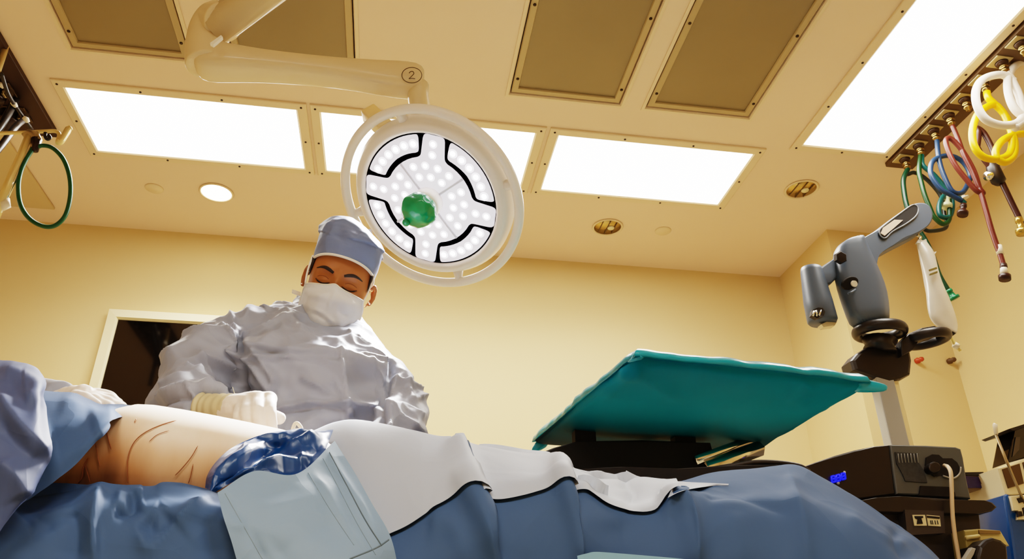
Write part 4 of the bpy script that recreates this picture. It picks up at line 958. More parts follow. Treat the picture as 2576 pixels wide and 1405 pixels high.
obj('release_key', MB().lathe([(.008, 0), (.006, .006), (0, .007)], k2(2481, 1226, -.01), (0, -1, 0), 10), BLACK, t)
# anaesthesia workstation at the right edge
Y3 = 2.35
k3 = lambda x, y, d=0: U(x, y, Y3+d)
IV = M('ivory_case', (232, 216, 178), .42)
an = thing('anaesthesia_machine', 'ivory and blue workstation with a brown screen, cut by the right edge of the frame', 'medical machine', (k3(2600, 1400).x, Y3+.2, 0))
obj('monitor_case', MB().prism([k3(2509, 1176), k3(2576, 1155), k3(2680, 1122), k3(2700, 1205), k3(2640, 1232), k3(2560, 1243), k3(2529, 1244)], (0, .18, 0), bev=.008), IV, an)
obj('monitor_screen', MB().prism([k3(2522, 1179, -.004), k3(2565, 1165, -.004), k3(2576, 1215, -.004), k3(2537, 1227, -.004)], (0, .004, 0)), M('brown_screen', (86, 62, 36), .3), an)
obj('second_screen', MB().prism([k3(2573, 1162, -.004), k3(2660, 1136, -.004), k3(2676, 1190, -.004), k3(2586, 1211, -.004)], (0, .004, 0)), M('brown_screen', (86, 62, 36), .3), an)
obj('blue_side', MB().prism([k3(2530, 1244, -.01), k3(2536, 1240, -.01), k3(2545, 1246, -.01), k3(2556, 1290, -.01), k3(2576, 1305, -.01), k3(2680, 1300, -.01), k3(2700, 1420, -.01), k3(2700, 1700, -.01), k3(2575, 1700, -.01), k3(2554, 1420, -.01), k3(2541, 1330, -.01)], (0, .35, 0), bev=.012), M('deep_blue_case', (10, 72, 134), .35, coat=.3), an)
obj('key_panel', MB().prism([k3(2542, 1246, -.02), k3(2576, 1244, -.02), k3(2680, 1225, -.02), k3(2700, 1300, -.02), k3(2560, 1306, -.02), k3(2562, 1284, -.02), k3(2550, 1283, -.02)], (0, .08, 0), bev=.004), IV, an)
for q in (((2560, 1252), (2572, 1249), (2576, 1261), (2566, 1264)), ((2560, 1285), (2570, 1285), (2574, 1297), (2562, 1299)), ((2574, 1276), (2590, 1270), (2592, 1294), (2578, 1296))):
    obj('key', MB().prism([k3(x, y, -.026) for x, y in q], (0, .008, 0)), BLACK, an)
zz = k3(2600, 1690).z
obj('stand_base', MB().box((k3(2640, 1600).x, Y3+.17, max(.1, zz)/2), (.34, .34, max(.1, zz))), GREYP, an, bevel=.02)
t = thing('tilted_display', 'dark display with a hood above the ivory workstation at the right edge', 'screen', tuple(k3(2570, 1110, .1)))
obj('display', MB().prism([k3(2550, 1078, .02), k3(2576, 1066, .02), k3(2670, 1030, .02), k3(2690, 1120, .02), k3(2576, 1152, .02), k3(2535, 1164, .02)], (0, .08, 0), bev=.006), SCREEN, t)
obj('hood', MB().prism([k3(2538, 1078, -.02), k3(2576, 1066, -.02), k3(2670, 1028, -.02), k3(2670, 1036, -.02), k3(2576, 1074, -.02), k3(2548, 1082, -.02)], (0, .14, 0)), BLACK, t)
obj('screen_glint', MB().prism([k3(2556, 1098, .016), k3(2567, 1098, .016), k3(2564, 1130, .016), k3(2548, 1148, .016)], (0, .003, 0)), M('glint_grey', (92, 84, 74), .4), t)
t = thing('antenna_rod', 'thin rod with a pale tip leaning in front of the ivory workstation', 'rod', tuple(k3(2540, 1180, -.06)))
obj('rod', MB().tube([k3(2505, 1092, -.06), k3(2540, 1178, -.045), k3(2578, 1268, -.018)], .0045, 8), STEEL, t)
obj('tip', MB().tube([k3(2499, 1064, -.06), k3(2503, 1068, -.06), k3(2506, 1092, -.06)], [.003, .008, .006], 10), HW, t)
t = thing('khaki_bin', 'khaki box with an open lid beside the dark cabinet, lower right', 'box', tuple(k2(2480, 1370, -.1)))
KH = M('khaki_plastic', (150, 136, 84), .5)
KH2 = M('khaki_pale', (196, 178, 124), .5)
Yk = 2.12
k4 = lambda x, y, d=0: U(x, y, Yk+d)
obj('box', MB().prism([k4(2426, 1332), k4(2461, 1329), k4(2470, 1400), k4(2474, 1520), k4(2440, 1520), k4(2436, 1395)], (0, .1, 0), bev=.005), KH, t)
obj('box_edge', MB().tube([k4(2430, 1352, -.004), k4(2463, 1348, -.004)], .006, 8), KH2, t)
obj('lid', MB().prism([k4(2460, 1329, .02), k4(2517, 1333, .02), k4(2540, 1372, .02), k4(2520, 1366, .02), k4(2490, 1350, .02), k4(2468, 1366, .02)], (0, .06, 0), bev=.004), KH2, t)
obj('lid_strip', MB().prism([k4(2462, 1332, .012), k4(2516, 1334, .012), k4(2518, 1342, .012), k4(2464, 1341, .012)], (0, .006, 0)), M('khaki_dark', (128, 104, 62), .5), t)
obj('lever', MB().prism([k4(2424, 1410, -.05), k4(2446, 1375, -.05), k4(2456, 1378, -.05), k4(2452, 1392, -.05), k4(2440, 1412, -.05)], (0, .02, 0), bev=.004), GREYL, t)
obj('foot', MB().box((k4(2452, 1500).x+.02, Yk+.05, k4(2452, 1510).z/2), (.1, .1, k4(2452, 1510).z)), GREYP, t)
t = tag(obj('breathing_canister', MB().prism([k4(2458, 1600, -.06), k4(2458, 1395, -.06), k4(2466, 1370, -.06), k4(2482, 1355, -.06), k4(2500, 1350, -.06), k4(2520, 1356, -.06), k4(2534, 1369, -.06), k4(2539, 1410, -.06), k4(2542, 1600, -.06)], (0, .1, 0), bev=.01), BLACK), 'black round-topped canister in front of the khaki box', 'canister')
t = thing('supply_trolley', 'cream trolley with rounded top behind the black console shelf', 'trolley', tuple(U(2505, 1300, 2.75)))
k5 = lambda x, y, d=0: U(x, y, 2.75+d)
obj('top', MB().prism([k5(2440, 1266), k5(2500, 1263), k5(2560, 1262), k5(2570, 1300), k5(2565, 1322), k5(2460, 1330), k5(2440, 1300)], (0, .3, 0), bev=.012), M('trolley_cream', (206, 184, 138), .45), t)
obj('body', MB().prism([k5(2452, 1322, .03), k5(2580, 1318, .03), k5(2600, 1420, .03), k5(2620, 1640, .03), k5(2470, 1640, .03)], (0, .26, 0), bev=.008), M('trolley_pale', (226, 208, 166), .45), t)
obj('grab_rail', MB().tube([k5(2520, 1326, .0), k5(2545, 1385, .0), k5(2556, 1415, .0)], .012, 10), CHROME, t)
# ------------------------------------------------------------------ surgeon
HC = UD(853, 713, 1.95)
hf = (CR*.16+CU*.09-CF*.98).normalized()
hu = CR*.30+CU*.954; hu = (hu-hf*hu.dot(hf)).normalized()
hx = hf.cross(hu)
if hx.dot(CR) < 0: hx = -hx
def HD(x, f, h): return HC+hx*x+hf*f+hu*h
def itab(tab, h):
    if h <= tab[0][0]: return tab[0][1:]
    for a, b in zip(tab, tab[1:]):
        if h <= b[0]:
            t = (h-a[0])/(b[0]-a[0]); t = t*t*(3-2*t) if False else t
            return tuple(x*(1-t)+y*t for x, y in zip(a[1:], b[1:]))
    return tab[-1][1:]
HT = [(-.122, .024, .078, .035), (-.112, .042, .090, .012), (-.09, .056, .096, -.02), (-.06, .065, .095, -.055), (-.03, .071, .092, -.08), (0, .074, .089, -.093), (.03, .0755, .092, -.098), (.06, .074, .087, -.098), (.09, .065, .070, -.088), (.112, .046, .044, -.062), (.124, .022, .015, -.03), (.127, .004, -.002, -.010)]
def g2(x, h, cx, ch, sx, sh): return math.exp(-((x-cx)/sx)**2-((h-ch)/sh)**2)
def face(x, h):
    d = 0
    for s in (-1, 1):
        d += -.010*g2(x, h, s*.033, -.001, .019, .013) + .0075*g2(x, h, s*.034, -.003, .014, .009)
        d += .0045*g2(x, h, s*.032, .022, .022, .008) + .004*g2(x, h, s*.046, -.032, .02, .018)
        d += -.003*g2(x, h, s*.034, -.014, .016, .004)+.006*g2(x, h, s*.012, -.052, .008, .008)
    d += .008*g2(x, h, 0, -.008, .009, .02)+.020*g2(x, h, 0, -.042, .012, .018)
    d += .006*g2(x, h, 0, -.072, .022, .006)+.006*g2(x, h, 0, -.083, .02, .006)-.003*g2(x, h, 0, -.077, .022, .0025)+.006*g2(x, h, 0, -.108, .02, .012)
    d += -.003*g2(x, h, 0, .022, .006, .008)
    return d
mb = MB(); rings = []
for i in range(80):
    h = -.122+.249*i/79; w, f, bk = itab(HT, h); c = (f+bk)/2; d = (f-bk)/2; ring = []
    for j in range(96):
        a = 2*PI*j/96; s, co = math.sin(a), math.cos(a)
        x = w*math.copysign(abs(s)**.88, s); ff = c+d*math.copysign(abs(co)**.9, co)
        if co > 0: ff += face(x, h)*min(1, co*2)
        ring.append(HD(x, ff, h))
    rings.append(ring)
mb.loft(rings)
NB = U(828, 812, 1.87)     # neck base
mb.tube([HD(0, -.02, -.02), HD(0, -.02, -.08), NB+V((0, .0, -.02)), NB+V((0, .02, -.1))], [.058, .056, .06, .075], 28)
for s in (-1, 1):
    er = []
    for i in range(13):
        t = i/12; er.append((math.sin(PI*t), -.034+.064*t))
    mb.loft([[HD(s*(.071+.012*k+.006*math.cos(a)*0+.010*k*(1 if math.cos(a) < 0 else .25)*abs(math.cos(a))), -.012+.019*k*math.cos(a)-.004, h-.012+.003*k*math.sin(a)) for a in [2*PI*j/16 for j in range(16)]] for k, h in er])
    mb.tube([HD(s*.084, .004, -.030), HD(s*.087, -.014, -.028), HD(s*.091, -.026, -.010), HD(s*.090, -.024, .012), HD(s*.086, -.008, .019), HD(s*.081, .004, .008)], [.004, .0045, .0055, .0055, .005, .004], 10)
hm = baked('body', mb, .0021, 3)
fb = BVHTree.FromPolygons([tuple(v.co) for v in hm.vertices], [tuple(p.vertices) for p in hm.polygons])
# hidden trunk, arms and legs of the same body, under the gown
chest = U(790, 960, 1.75); XC = chest.x
tb = MB()
tb.loft([[V((XC+.02*0+hw*math.cos(a), 1.755+hd*math.sin(a), z)) for a in [2*PI*j/24 for j in range(24)]] for z, hw, hd in ((.80, .14, .10), (.95, .15, .10), (1.1, .15, .10), (1.25, .155, .10), (1.36, .14, .085))])
for s in (-1, 1):
    tb.tube([V((XC+s*.085, 1.77, .86)), V((XC+s*.09, 1.76, .48)), V((XC+s*.095, 1.78, .06))], [.085, .06, .045], 18)
sgeon = thing('person', 'surgeon in a grey gown, blue cap and white mask looking down at the table', 'person', (XC, 1.75, 0))
bm = bmesh.new(); bm.from_mesh(hm)
tme = bpy.data.meshes.new('t'); tme.from_pydata([tuple(v) for v in tb.v], [], tb.f); bm.from_mesh(tme)
bm.to_mesh(hm); bm.free()
obj('body', hm, SKIN, sgeon)
for p in hm.polygons: p.use_smooth = True
def onface(x, h, off=.0006):
    o = HD(x, .25, h); r = fb.ray_cast(o, -hf); return (r[0]+hf*off) if r[0] else HD(x, .09, h)
for s in (-1, 1):
    pts = [onface(s*x, h) for x, h in ((.015, -.010), (.022, -.0135), (.032, -.0155), (.042, -.0135), (.051, -.0085))]
    obj('eyelashes', MB().tube(cat(pts, 5), [.0009]*3+[.0019]*15+[.0012]*3, 8), LASH, sgeon)
    pts = [onface(s*x, h, .0003) for x, h in ((.020, -.002), (.027, .0015), (.035, .0025), (.043, .001), (.049, -.002))]
    obj('lid_crease', MB().tube(cat(pts, 5), .0007, 6), M('skin_crease', (122, 70, 40), .6), sgeon)
    pts = [onface(s*x, h, .0) for x, h in ((.013, .0155), (.024, .020), (.035, .0225), (.046, .0215), (.057, .0175))]
    rr = [.0014+.0036*math.sin(PI*min(1, (i+5)/25))*(1-.3*i/20) for i in range(21)]
    obj('eyebrow', MB().tube(cat(pts, 5), rr, 10, flat=.45, up=hu), HAIR, sgeon)
    # sideburn hair below the cap
    pts = [HD(s*.0735, .040, .040), HD(s*.0745, .030, .020), HD(s*.0745, .022, -.002)]
    obj('sideburn', MB().tube(pts, [.011, .009, .003], 10, flat=.35), HAIR, sgeon)
# cap: band and folded crown
def brim(a):   # a=0 at the front
    c = math.cos(a); return .030+.028*c if c > 0 else .030+.045*c
mb = MB(); rings = []
CT = [(.0, .0765, .0935, -.104), (.25, .0795, .098, -.108), (.5, .081, .099, -.112), (.62, .0805, .095, -.112), (.74, .0755, .085, -.106), (.85, .062, .066, -.088), (.94, .038, .040, -.056), (1.0, .006, -.0, -.012)]
NR = 44
for i in range(NR):
    v = i/(NR-1); w, f, bk = itab(CT, v); c, d = (f+bk)/2, (f-bk)/2; ring = []
    for j in range(96):
        a = 2*PI*j/96; s, co = math.sin(a), math.cos(a)
        htop = .158+.010*math.sin(a*1.0+2.6)*(1-v)
        h = brim(a)*(1-v)+htop*v
        if v > .8: h += .012*(v-.8)/.2
        x = w*math.copysign(abs(s)**.9, s)-.026*max(0, v-.6)/.4; ff = c+d*math.copysign(abs(co)**.9, co)
        p = HD(x, ff, h)
        k = min(1, v*3)
        out = (HD(x, ff, h)-HD(0, 0, h)); out = out.normalized() if out.length > 1e-6 else hu
        fold = .097+.012*math.sin(a*1.5+.6)
        disp = .0045*(1/(1+math.exp((h-fold)/.0022)))-.002
        disp += (.018*(crump(p, 19, 3)-.35)+.006*noise.noise(p*22))*(k*(.3 if h < fold else 1.4))
        ring.append(p+out*disp)
    rings.append(ring)
mb.loft(rings, 0, True, False)
capo = obj('cap', mb, CAPM, sgeon, subsurf=1)
obj('cap_piping', MB().tube([rings[0][j]+hf*.001 for j in range(96)], .0033, 8, closed=True), PIPE, capo)
# mask
rows = [(-.016, .073, .103, .046), (-.027, .0745, .110, .036), (-.045, .0765, .130, .022), (-.065, .077, .126, .012), (-.085, .075, .122, .014), (-.106, .068, .118, .020), (-.124, .052, .106, .032), (-.136, .030, .086, .05)]
ctrl = []
for h, hw, fr, sd in rows:
    r = []
    for i in range(13):
        s = -1+i/6; e = 1-abs(s)**2.6
        hh = h-(.010 if h > -.03 else 0)*abs(s)**1.2+.012*(h < -.1)*abs(s)+(.006*math.exp(-(s/.16)**2) if h > -.03 else 0)
        r.append(HD(hw*math.copysign(abs(s)**.92, s), sd+(fr-sd)*e, hh))
    ctrl.append(r)
g = surf(ctrl, 5, 7)
hp = lambda pts: [HD(x, f, h) for x, f, h in pts]
mfold = [(hp([(-.062, .06, -.046), (-.03, .118, -.052), (0, .13, -.03)]), .004, .005), (hp([(-.055, .07, -.078), (-.01, .124, -.084), (.03, .115, -.10)]), .0055, .005), (hp([(-.05, .08, -.088), (-.01, .122, -.094), (.025, .115, -.108)]), -.004, .007), (hp([(.008, .105, -.008), (.006, .128, -.04), (.002, .126, -.07)]), .004, .004), (hp([(.024, .115, -.05), (.03, .112, -.07), (.05, .09, -.075)]), -.005, .006), (hp([(.02, .12, -.036), (.022, .118, -.062)]), .003, .004), (hp([(-.062, .05, -.05), (-.058, .06, -.085)]), -.004, .006)]
g = relief(g, folds=mfold, traced=False, amp=.0025, s=24, amp2=.003, s2=30, seed=4, edge=lambda u, v: min(1, 6*min(u, 1-u, v, 1-v)+.3))
msk = obj('mask', MB().grid(g), MASKM, sgeon, fix=False)
obj('mask_edge', MB().tube([p+hf*.0006 for p in g[0]], .0013, 6), PIPE, msk)
obj('mask_edge', MB().tube([r[-1]+hf*.001 for r in g], .0022, 6), PIPE, msk)
obj('mask_edge', MB().tube([r[0]+hf*.001 for r in g], .0014, 6), PIPE, msk)
for s in (-1, 1):
    obj('mask_tie', MB().tube(cat([g[0][0 if s < 0 else -1], HD(s*.0775, .044, .0), HD(s*.0785, .040, .025), HD(s*.0785, .034, .046)], 6), .0024, 8, flat=.5), PIPE, msk)
i0 = 35; 
obj('mask_tie', MB().tube(cat([g[i0][-1], HD(.076, -.02, -.085), HD(.06, -.07, -.07)], 6), .0024, 8), PIPE, msk)
obj('mask_tie', MB().prism([U(735, 727, 1.82), U(757, 734, 1.82), U(756, 744, 1.82), U(734, 735, 1.82)], (0, .004, 0)), PIPE, msk)
obj('cap_tie', MB().prism([HD(.022, -.062, .162), HD(.03, -.062, .166), HD(.046, -.07, .142), HD(.04, -.07, .134), HD(.02, -.066, .142)], hf*-.02), PIPE, capo)
# gown: torso and sleeves grown into one cloth
tl = math.radians(8)
def gring(px, py, Y, hw, hd, n=40, tilt=tl, p=.82):
    c = U(px, py, Y); ax = V((math.cos(tilt), 0, -math.sin(tilt)))
    return [c+ax*hw*math.copysign(abs(math.cos(a))**p, math.cos(a))+V((0, 1, 0))*hd*math.copysign(abs(math.sin(a))**p, math.sin(a)) for a in [2*PI*j/n for j in range(n)]]
mb = MB()
tors = [gring(822, 770, 1.92, .078, .062), gring(822, 786, 1.915, .085, .066), gring(820, 805, 1.90, .098, .075), gring(812, 824, 1.88, .132, .09), gring(798, 850, 1.845, .168, .11), gring(788, 882, 1.79, .19, .125), gring(786, 930, 1.745, .19, .13), gring(788, 1000, 1.745, .188, .135), gring(792, 1080, 1.75, .195, .14, tilt=.05)]
z0 = tors[-1][0].z
for z, hw in ((.9, .205), (.6, .225), (.34, .24)): tors.append([V((XC+.01+hw*math.cos(a), 1.76+.15*math.sin(a), z)) for a in [2*PI*j/40 for j in range(40)]])
mb.loft(tors)
def sleeve(st, n=26):
    pts = [U(x, y, Y) for x, y, Y, r in st]; m = 6
    q = cat(pts, m); rr = []
    for i in range(len(st)-1): rr += [st[i][3]+(st[i+1][3]-st[i][3])*j/m for j in range(m)]
    rr.append(st[-1][3]); mb.tube(q, rr, n)
sleeve([(690, 888, 1.80, .078), (604, 872, 1.75, .078), (540, 912, 1.72, .078), (478, 972, 1.67, .074), (462, 1010, 1.62, .068), (490, 1024, 1.55, .054), (522, 1026, 1.50, .036)])
sleeve([(860, 905, 1.765, .08), (925, 935, 1.765, .080), (972, 985, 1.74, .070), (1002, 1050, 1.68, .056), (995, 1094, 1.60, .048), (950, 1122, 1.52, .040), (905, 1130, 1.46, .034)])
gm = baked('gown', mb, .0046, 1)
CR2 = [([(604, 840), (612, 900), (600, 960), (592, 1000)], -.016, 9), ([(560, 820), (590, 870), (608, 900)], .010, 8), ([(580, 790), (600, 840), (640, 880), (690, 960)], .008, 9), ([(640, 872), (740, 880), (860, 890), (960, 925)], .006, 8), ([(640, 885), (740, 893), (850, 904)], -.005, 8),
       ([(855, 890), (866, 960), (872, 1030), (880, 1080)], .007, 7), ([(690, 1032), (780, 1012), (870, 1020), (960, 1032)], .008, 7), ([(700, 1042), (790, 1024), (870, 1032)], -.006, 8), ([(760, 950), (820, 985), (880, 1040)], .006, 6), ([(900, 1080), (880, 1030), (840, 960)], .005, 6),
       ([(600, 890), (640, 930), (672, 985), (690, 1010)], .009, 8), ([(596, 960), (640, 985), (690, 990)], -.008, 9), ([(500, 900), (540, 950), (590, 985)], .008, 8), ([(470, 930), (520, 955), (565, 990)], .008, 8), ([(405, 965), (460, 950), (500, 940)], .008, 7), ([(400, 1000), (450, 985), (520, 975)], .008, 7), ([(400, 1030), (440, 1010), (480, 1000)], -.008, 8), ([(480, 985), (500, 1020), (495, 1050)], .006, 6), ([(500, 985), (520, 1010), (515, 1040)], -.006, 6),
       ([(985, 915), (975, 980), (968, 1060)], -.012, 9), ([(1000, 950), (985, 1010), (978, 1080)], .009, 8), ([(1020, 965), (1035, 1010), (1055, 1000)], .008, 7), ([(985, 1050), (1020, 1030), (1050, 1050)], .007, 7), ([(905, 895), (940, 905), (975, 925)], .007, 5), ([(930, 910), (955, 950), (970, 1000)], .005, 6),
       ([(760, 790), (700, 780), (620, 790)], .006, 8), ([(720, 800), (760, 830), (800, 850)], .004, 10), ([(900, 850), (940, 880), (970, 920)], .005, 8)]
CR2 = [(cat([V((x, y, 0)) for x, y in p], 4), h, w) for p, h, w in CR2]
def gw(p, n):
    wp = p+V((noise.noise(p*5), noise.noise(p*5+V((9, 0, 0))), noise.noise(p*5+V((0, 9, 0)))))*.05
    d = .006*noise.noise(p*6)+.030*(crump(V((wp.x*.8+wp.z*.3, wp.y, wp.z-.3*wp.x)), 9.5, 7)-.5)+.014*(crump(wp, 21, 9)-.5)
    r1 = 1-abs(noise.noise(V((p.x*5+p.z*4, p.y*4, p.z*9-p.x*4))))*2.2
    if r1 > .55: d += .014*((r1-.55)/.45)**1.5
    if p.z > .95 and n.y < .25:
        x, y = proj(p)
        for q, h, w in CR2:
            m = 99
            for k in range(len(q)-1):
                a, b = q[k], q[k+1]
                if abs(x-a.x) > 60 or abs(y-a.y) > 60: continue
                dd, t = seg_d(V((x, y, 0)), a, b)
                if dd < m: m = dd
            if m < 3*w: d += 1.9*h*math.exp(-(m/w)**1.2)
    return d
push(gm, gw)
gown = obj('gown', gm, GOWN, sgeon)
# open cuff fold standing off the elbow
obj('sleeve_fold', MB().prism([U(411, 915, 1.64), U(440, 916, 1.62), U(470, 935, 1.60), U(455, 960, 1.60), U(412, 968, 1.62), U(406, 955, 1.63)], (0, .05, 0), bev=.004), GOWN, gown, subsurf=1)
def trouser(s): return MB().tube([V((XC+s*.085, 1.77, .8)), V((XC+s*.09, 1.765, .48)), V((XC+s*.095, 1.78, .09))], [.1, .085, .075], 20)
for s in (-1, 1):
    obj('trouser_leg', trouser(s), CAPM, sgeon)
    sx_ = XC+s*.095
    obj('shoe', MB().loft([[V((sx_+w*math.cos(a), y, max(.0, zc+hh*math.sin(a)))) for a in [2*PI*j/16 for j in range(16)]] for y, w, zc, hh in ((1.86, .03, .05, .04), (1.83, .042, .05, .05), (1.75, .045, .05, .05), (1.66, .05, .04, .04), (1.60, .042, .03, .03), (1.585, .02, .025, .02))]), BLACKM, sgeon)
# gloved right hand: palm, four bent fingers and a thumb, wrist in a tan cuff
Yh = 1.44
def Hn(x, y, d=0): return U(x, y, Yh+d)
def ball_tube(mb, pts, rr, n=14):
    mb.tube(cat(pts, 4), [rr[min(len(rr)-1, i//4)]+(rr[min(len(rr)-1, i//4+1)]-rr[min(len(rr)-1, i//4)])*(i % 4)/4 for i in range((len(pts)-1)*4+1)], n)
    for p, r in ((pts[0], rr[0]), (pts[-1], rr[-1])):
        mb.loft([[p+V((0, 0, -r*math.cos(PI*i/10)))+V((math.cos(2*PI*j/12), math.sin(2*PI*j/12), 0))*r*max(.02, math.sin(PI*i/10)) for j in range(12)] for i in range(11)])
mb = MB()
ball_tube(mb, [Hn(560, 1026, .03), Hn(590, 1024, .01), Hn(612, 1022, .005)], [.023, .026, .026])
kn = [(606, 1022, -.012), (626, 1010, -.018), (651, 1003, -.022), (676, 1004, -.020)]
for (x, y, d), r in zip(kn, (.013, .0145, .0155, .015)):
    ball_tube(mb, [Hn(578+(x-600)*.25, 1020+(y-1010)*.3, .012), Hn((x+588)/2, (y+1012)/2, -.004), Hn(x, y, d)], [.016, .017, r])
fing = [[(606, 1022, -.012), (601, 1044, -.036), (606, 1062, -.026), (614, 1072, -.004)], [(626, 1010, -.018), (622, 1036, -.047), (628, 1062, -.038), (636, 1075, -.012)],
        [(651, 1003, -.022), (649, 1032, -.052), (654, 1062, -.044), (660, 1078, -.016)], [(676, 1004, -.020), (677, 1032, -.048), (680, 1062, -.040), (684, 1080, -.014)]]
for f_, r in zip(fing, (.0108, .0122, .0128, .0122)): ball_tube(mb, [Hn(*q) for q in f_], [r*1.12, r*1.05, r, r*.85])
ball_tube(mb, [Hn(612, 1035, .02), Hn(645, 1040, .012), Hn(680, 1045, -.002), Hn(703, 1052, -.012)], [.018, .016, .0135, .0115])
ball_tube(mb, [Hn(600, 1030, .02), Hn(640, 1030, .014), Hn(668, 1028, .012)], [.022, .024, .02])
gl = baked('right_glove', mb, .0019, 4)
push(gl, lambda p, n: .0012*noise.noise(p*60))
glove = obj('glove', gl, GLOVE, sgeon); glove['label'] = 'gloved fist resting on the flank'
mb = MB(); q = cat([Hn(508, 1027, .055), Hn(530, 1026, .045), Hn(560, 1024, .028), Hn(588, 1022, .012), Hn(598, 1021, .008)], 8)
mb.tube(q, [.0285+.0012*math.sin(i*1.25)+(.0015 if i < 3 else 0)-.0002*i for i in range(len(q))], 28)
obj('glove_cuff', mb, CUFF, glove)
obj('cuff_point', MB().loft([[Hn(x+dx, y, .01+dy) for dx, dy in ((-1, 0), (0, -.002), (1, 0), (0, .002))] for x, y in ((592, 1000), (590, 990), (587, 980), (585, 973))]), CUFF, glove)
# left hand of the surgeon, behind the drape edge
mb = MB(); lw = U(905, 1130, 1.46); lh = lw+V((-.07, -.03, -.01))
ball_tube(mb, [lw, lw.lerp(lh, .5), lh], [.026, .03, .028])
for i in range(4):
    b0 = lh+V((-.01, -.03+.02*i, .004)); ball_tube(mb, [b0, b0+V((-.035, -.004, .0)), b0+V((-.06, -.006, -.018)), b0+V((-.066, -.004, -.036))], [.011, .0105, .0098, .009])
ball_tube(mb, [lh+V((.02, -.03, .0)), lh+V((-.01, -.06, -.005)), lh+V((-.04, -.066, -.012))], [.014, .012, .010])
obj('glove', baked('left_glove', mb, .003, 3), GLOVE, sgeon)
# second person: only a gloved hand lying on the slate drape at the left
Y9 = 1.40
def G(x, y, d=0): return U(x, y, Y9+d)
asg = thing('person', 'assistant showing only a pale gloved hand on the slate drape', 'person', (G(-120, 1010).x, 1.62, 0))
mb = MB()
ball_tube(mb, [G(150, 1010, .05), G(180, 1002, .03), G(205, 1000, .01)], [.022, .022, .024])
ball_tube(mb, [G(168, 992, .03), G(205, 989, .02), G(238, 1002, .01)], [.014, .015, .013])
for i, (x, y, x2, y2, x3, y3) in enumerate(((232, 1010, 262, 1020, 284, 1030), (236, 1006, 270, 1012, 300, 1024), (240, 1002, 276, 1007, 308, 1022), (240, 996, 270, 998, 296, 1012))):
    ball_tube(mb, [G(205, 1004-i*2, .01+.012*i), G(x, y-2, .012*i-.01), G(x2, y2-1, .012*i-.012), G(x3, y3, .012*i)], [.013, .0125, .0115, .009])
ball_tube(mb, [G(190, 1000, -.01), G(215, 1004, -.03), G(240, 1016, -.03)], [.014, .012, .010])
ag = baked('assistant_glove', mb, .0022, 3); push(ag, lambda p, n: .0022*noise.noise(p*70))
ag_o = obj('glove', ag, GLOVE, asg)
mb = MB(); q = cat([G(155, 1006, .05), G(60, 1016, .12), G(-60, 1022, .2), G(-150, 1000, .3)], 8)
mb.tube(q, [.034+.03*i/len(q) for i in range(len(q))], 26)
sh = q[-1]
rg = [[V((sh.x-.16+hw*math.cos(a), 1.76+hd*math.sin(a), z)) for a in [2*PI*j/36 for j in range(36)]] for z, hw, hd in ((.3, .24, .16), (.9, .2, .15), (1.2, .19, .135), (1.36, .16, .11), (1.43, .09, .08), (1.46, .06, .06))]
mb.loft(rg); mb.tube([q[-1], V((sh.x-.03, 1.75, 1.32))], [.07, .085], 22)
am = baked('assistant_gown', mb, .009, 3); push(am, lambda p, n: .012*(crump(p, 8, 3)-.4)+.006*noise.noise(p*7))
obj('gown', am, GOWN, asg)
hcx = V((sh.x-.16, 1.74, 1.60))
mb = MB(); rings = []
for i in range(60):
    h = -.122+.249*i/59; w, f, bk = itab(HT, h); c, d = (f+bk)/2, (f-bk)/2
    rings.append([hcx+V((w*math.sin(a), -(c+d*math.cos(a)+(face(w*math.sin(a), h) if math.cos(a) > 0 else 0)), h)) for a in [2*PI*j/64 for j in range(64)]])
mb.loft(rings); mb.tube([hcx+V((0, .01, -.02)), hcx+V((0, .02, -.2))], [.058, .065], 24)
for s in (-1, 1):
    mb.loft([[hcx+V((s*(.074+.012*k), .012+.018*k*math.cos(a), h-.012+.002*math.sin(a))) for a in [2*PI*j/12 for j in range(12)]] for k, h in [(math.sin(PI*i/8), -.034+.064*i/8) for i in range(9)]])
    mb.tube([V((hcx.x+s*.09, 1.77, .5)), V((hcx.x+s*.095, 1.78, .0))], [.07, .06], 16)
obj('body', baked('assistant_body', mb, .005, 2), SKIN, asg)
mb = MB()
mb.loft([[hcx+V((w*math.sin(a), -(c+d*math.cos(a)), h+.02*math.cos(a)*(1 if h < .05 else 0))) for a in [2*PI*j/48 for j in range(48)]] for h, w, c, d in ((.03, .08, -.004, .102), (.08, .084, -.004, .106), (.11, .078, -.006, .098), (.135, .05, -.008, .066), (.145, .01, -.008, .02))])
obj('cap', mb, CAPM, asg)
mb = MB()
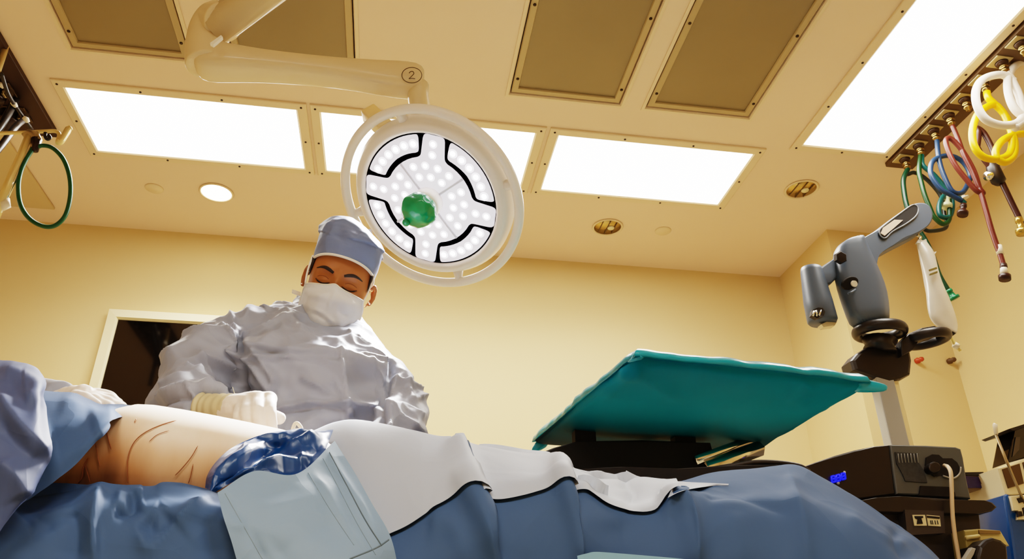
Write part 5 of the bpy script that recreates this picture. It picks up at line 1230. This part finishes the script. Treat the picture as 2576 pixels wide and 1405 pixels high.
mb.grid([[hcx+V((hw*s, -(sd+(fr-sd)*(1-abs(s)**2.1)), h)) for s in [-1+i/8 for i in range(17)]] for h, hw, fr, sd in rows])
obj('mask', mb, MASKM, asg, fix=False)
# ------------------------------------------------------------------ light, world, camera
w = bpy.data.worlds.new('room_air'); bpy.context.scene.world = w; w.use_nodes = True
w.node_tree.nodes['Background'].inputs[0].default_value = lin((255, 236, 200))+(1,)
w.node_tree.nodes['Background'].inputs[1].default_value = .3
def light(name, kind, loc, target, energy, col=(255, 244, 226), **k):
    l = bpy.data.lights.new(name, kind); l.energy = energy; l.color = lin(col)
    for a_, v_ in k.items(): setattr(l, a_, v_)
    o = bpy.data.objects.new(name, l); C.objects.link(o); o.location = loc
    o.rotation_euler = (V(target)-V(loc)).to_track_quat('-Z', 'Y').to_euler(); return o
for x, y, sx_, sy_, pw in PANELS:
    o = light('panel_tubes', 'AREA', (x, y, ZC-.016), (x, y, 0), 28*pw*sx_*sy_, (255, 249, 238), shape='RECTANGLE', size=sx_-.02, size_y=sy_-.02, spread=math.radians(140))
    o.rotation_euler = (0, 0, 0)
tgt = V((-.29, 1.40, 1.08))
light('lamp_beam', 'SPOT', LC+LNV*.14, tgt, 950, (255, 250, 244), spot_size=math.radians(25), spot_blend=.9, shadow_soft_size=.16)
light('downlight_beam', 'SPOT', V((DL[0][0], DL[0][1], ZC-.03)), V((DL[0][0], DL[0][1], 0)), 30, (255, 236, 200), spot_size=math.radians(110), spot_blend=.8, shadow_soft_size=.06)
cd = bpy.data.cameras.new('camera'); co = bpy.data.objects.new('camera', cd); C.objects.link(co)
co.location = CAM; co.rotation_euler = (PI/2+PITCH, 0, -YAW)
cd.sensor_fit = 'HORIZONTAL'; cd.sensor_width = 36; cd.lens = 36*F/2576; cd.clip_start = .02
sc = bpy.context.scene; sc.camera = co
sc.view_settings.view_transform = 'Filmic'; sc.view_settings.look = 'High Contrast'; sc.view_settings.exposure = 0.45
sc.cycles.use_denoising = True
sc.cycles.sample_clamp_indirect = 8
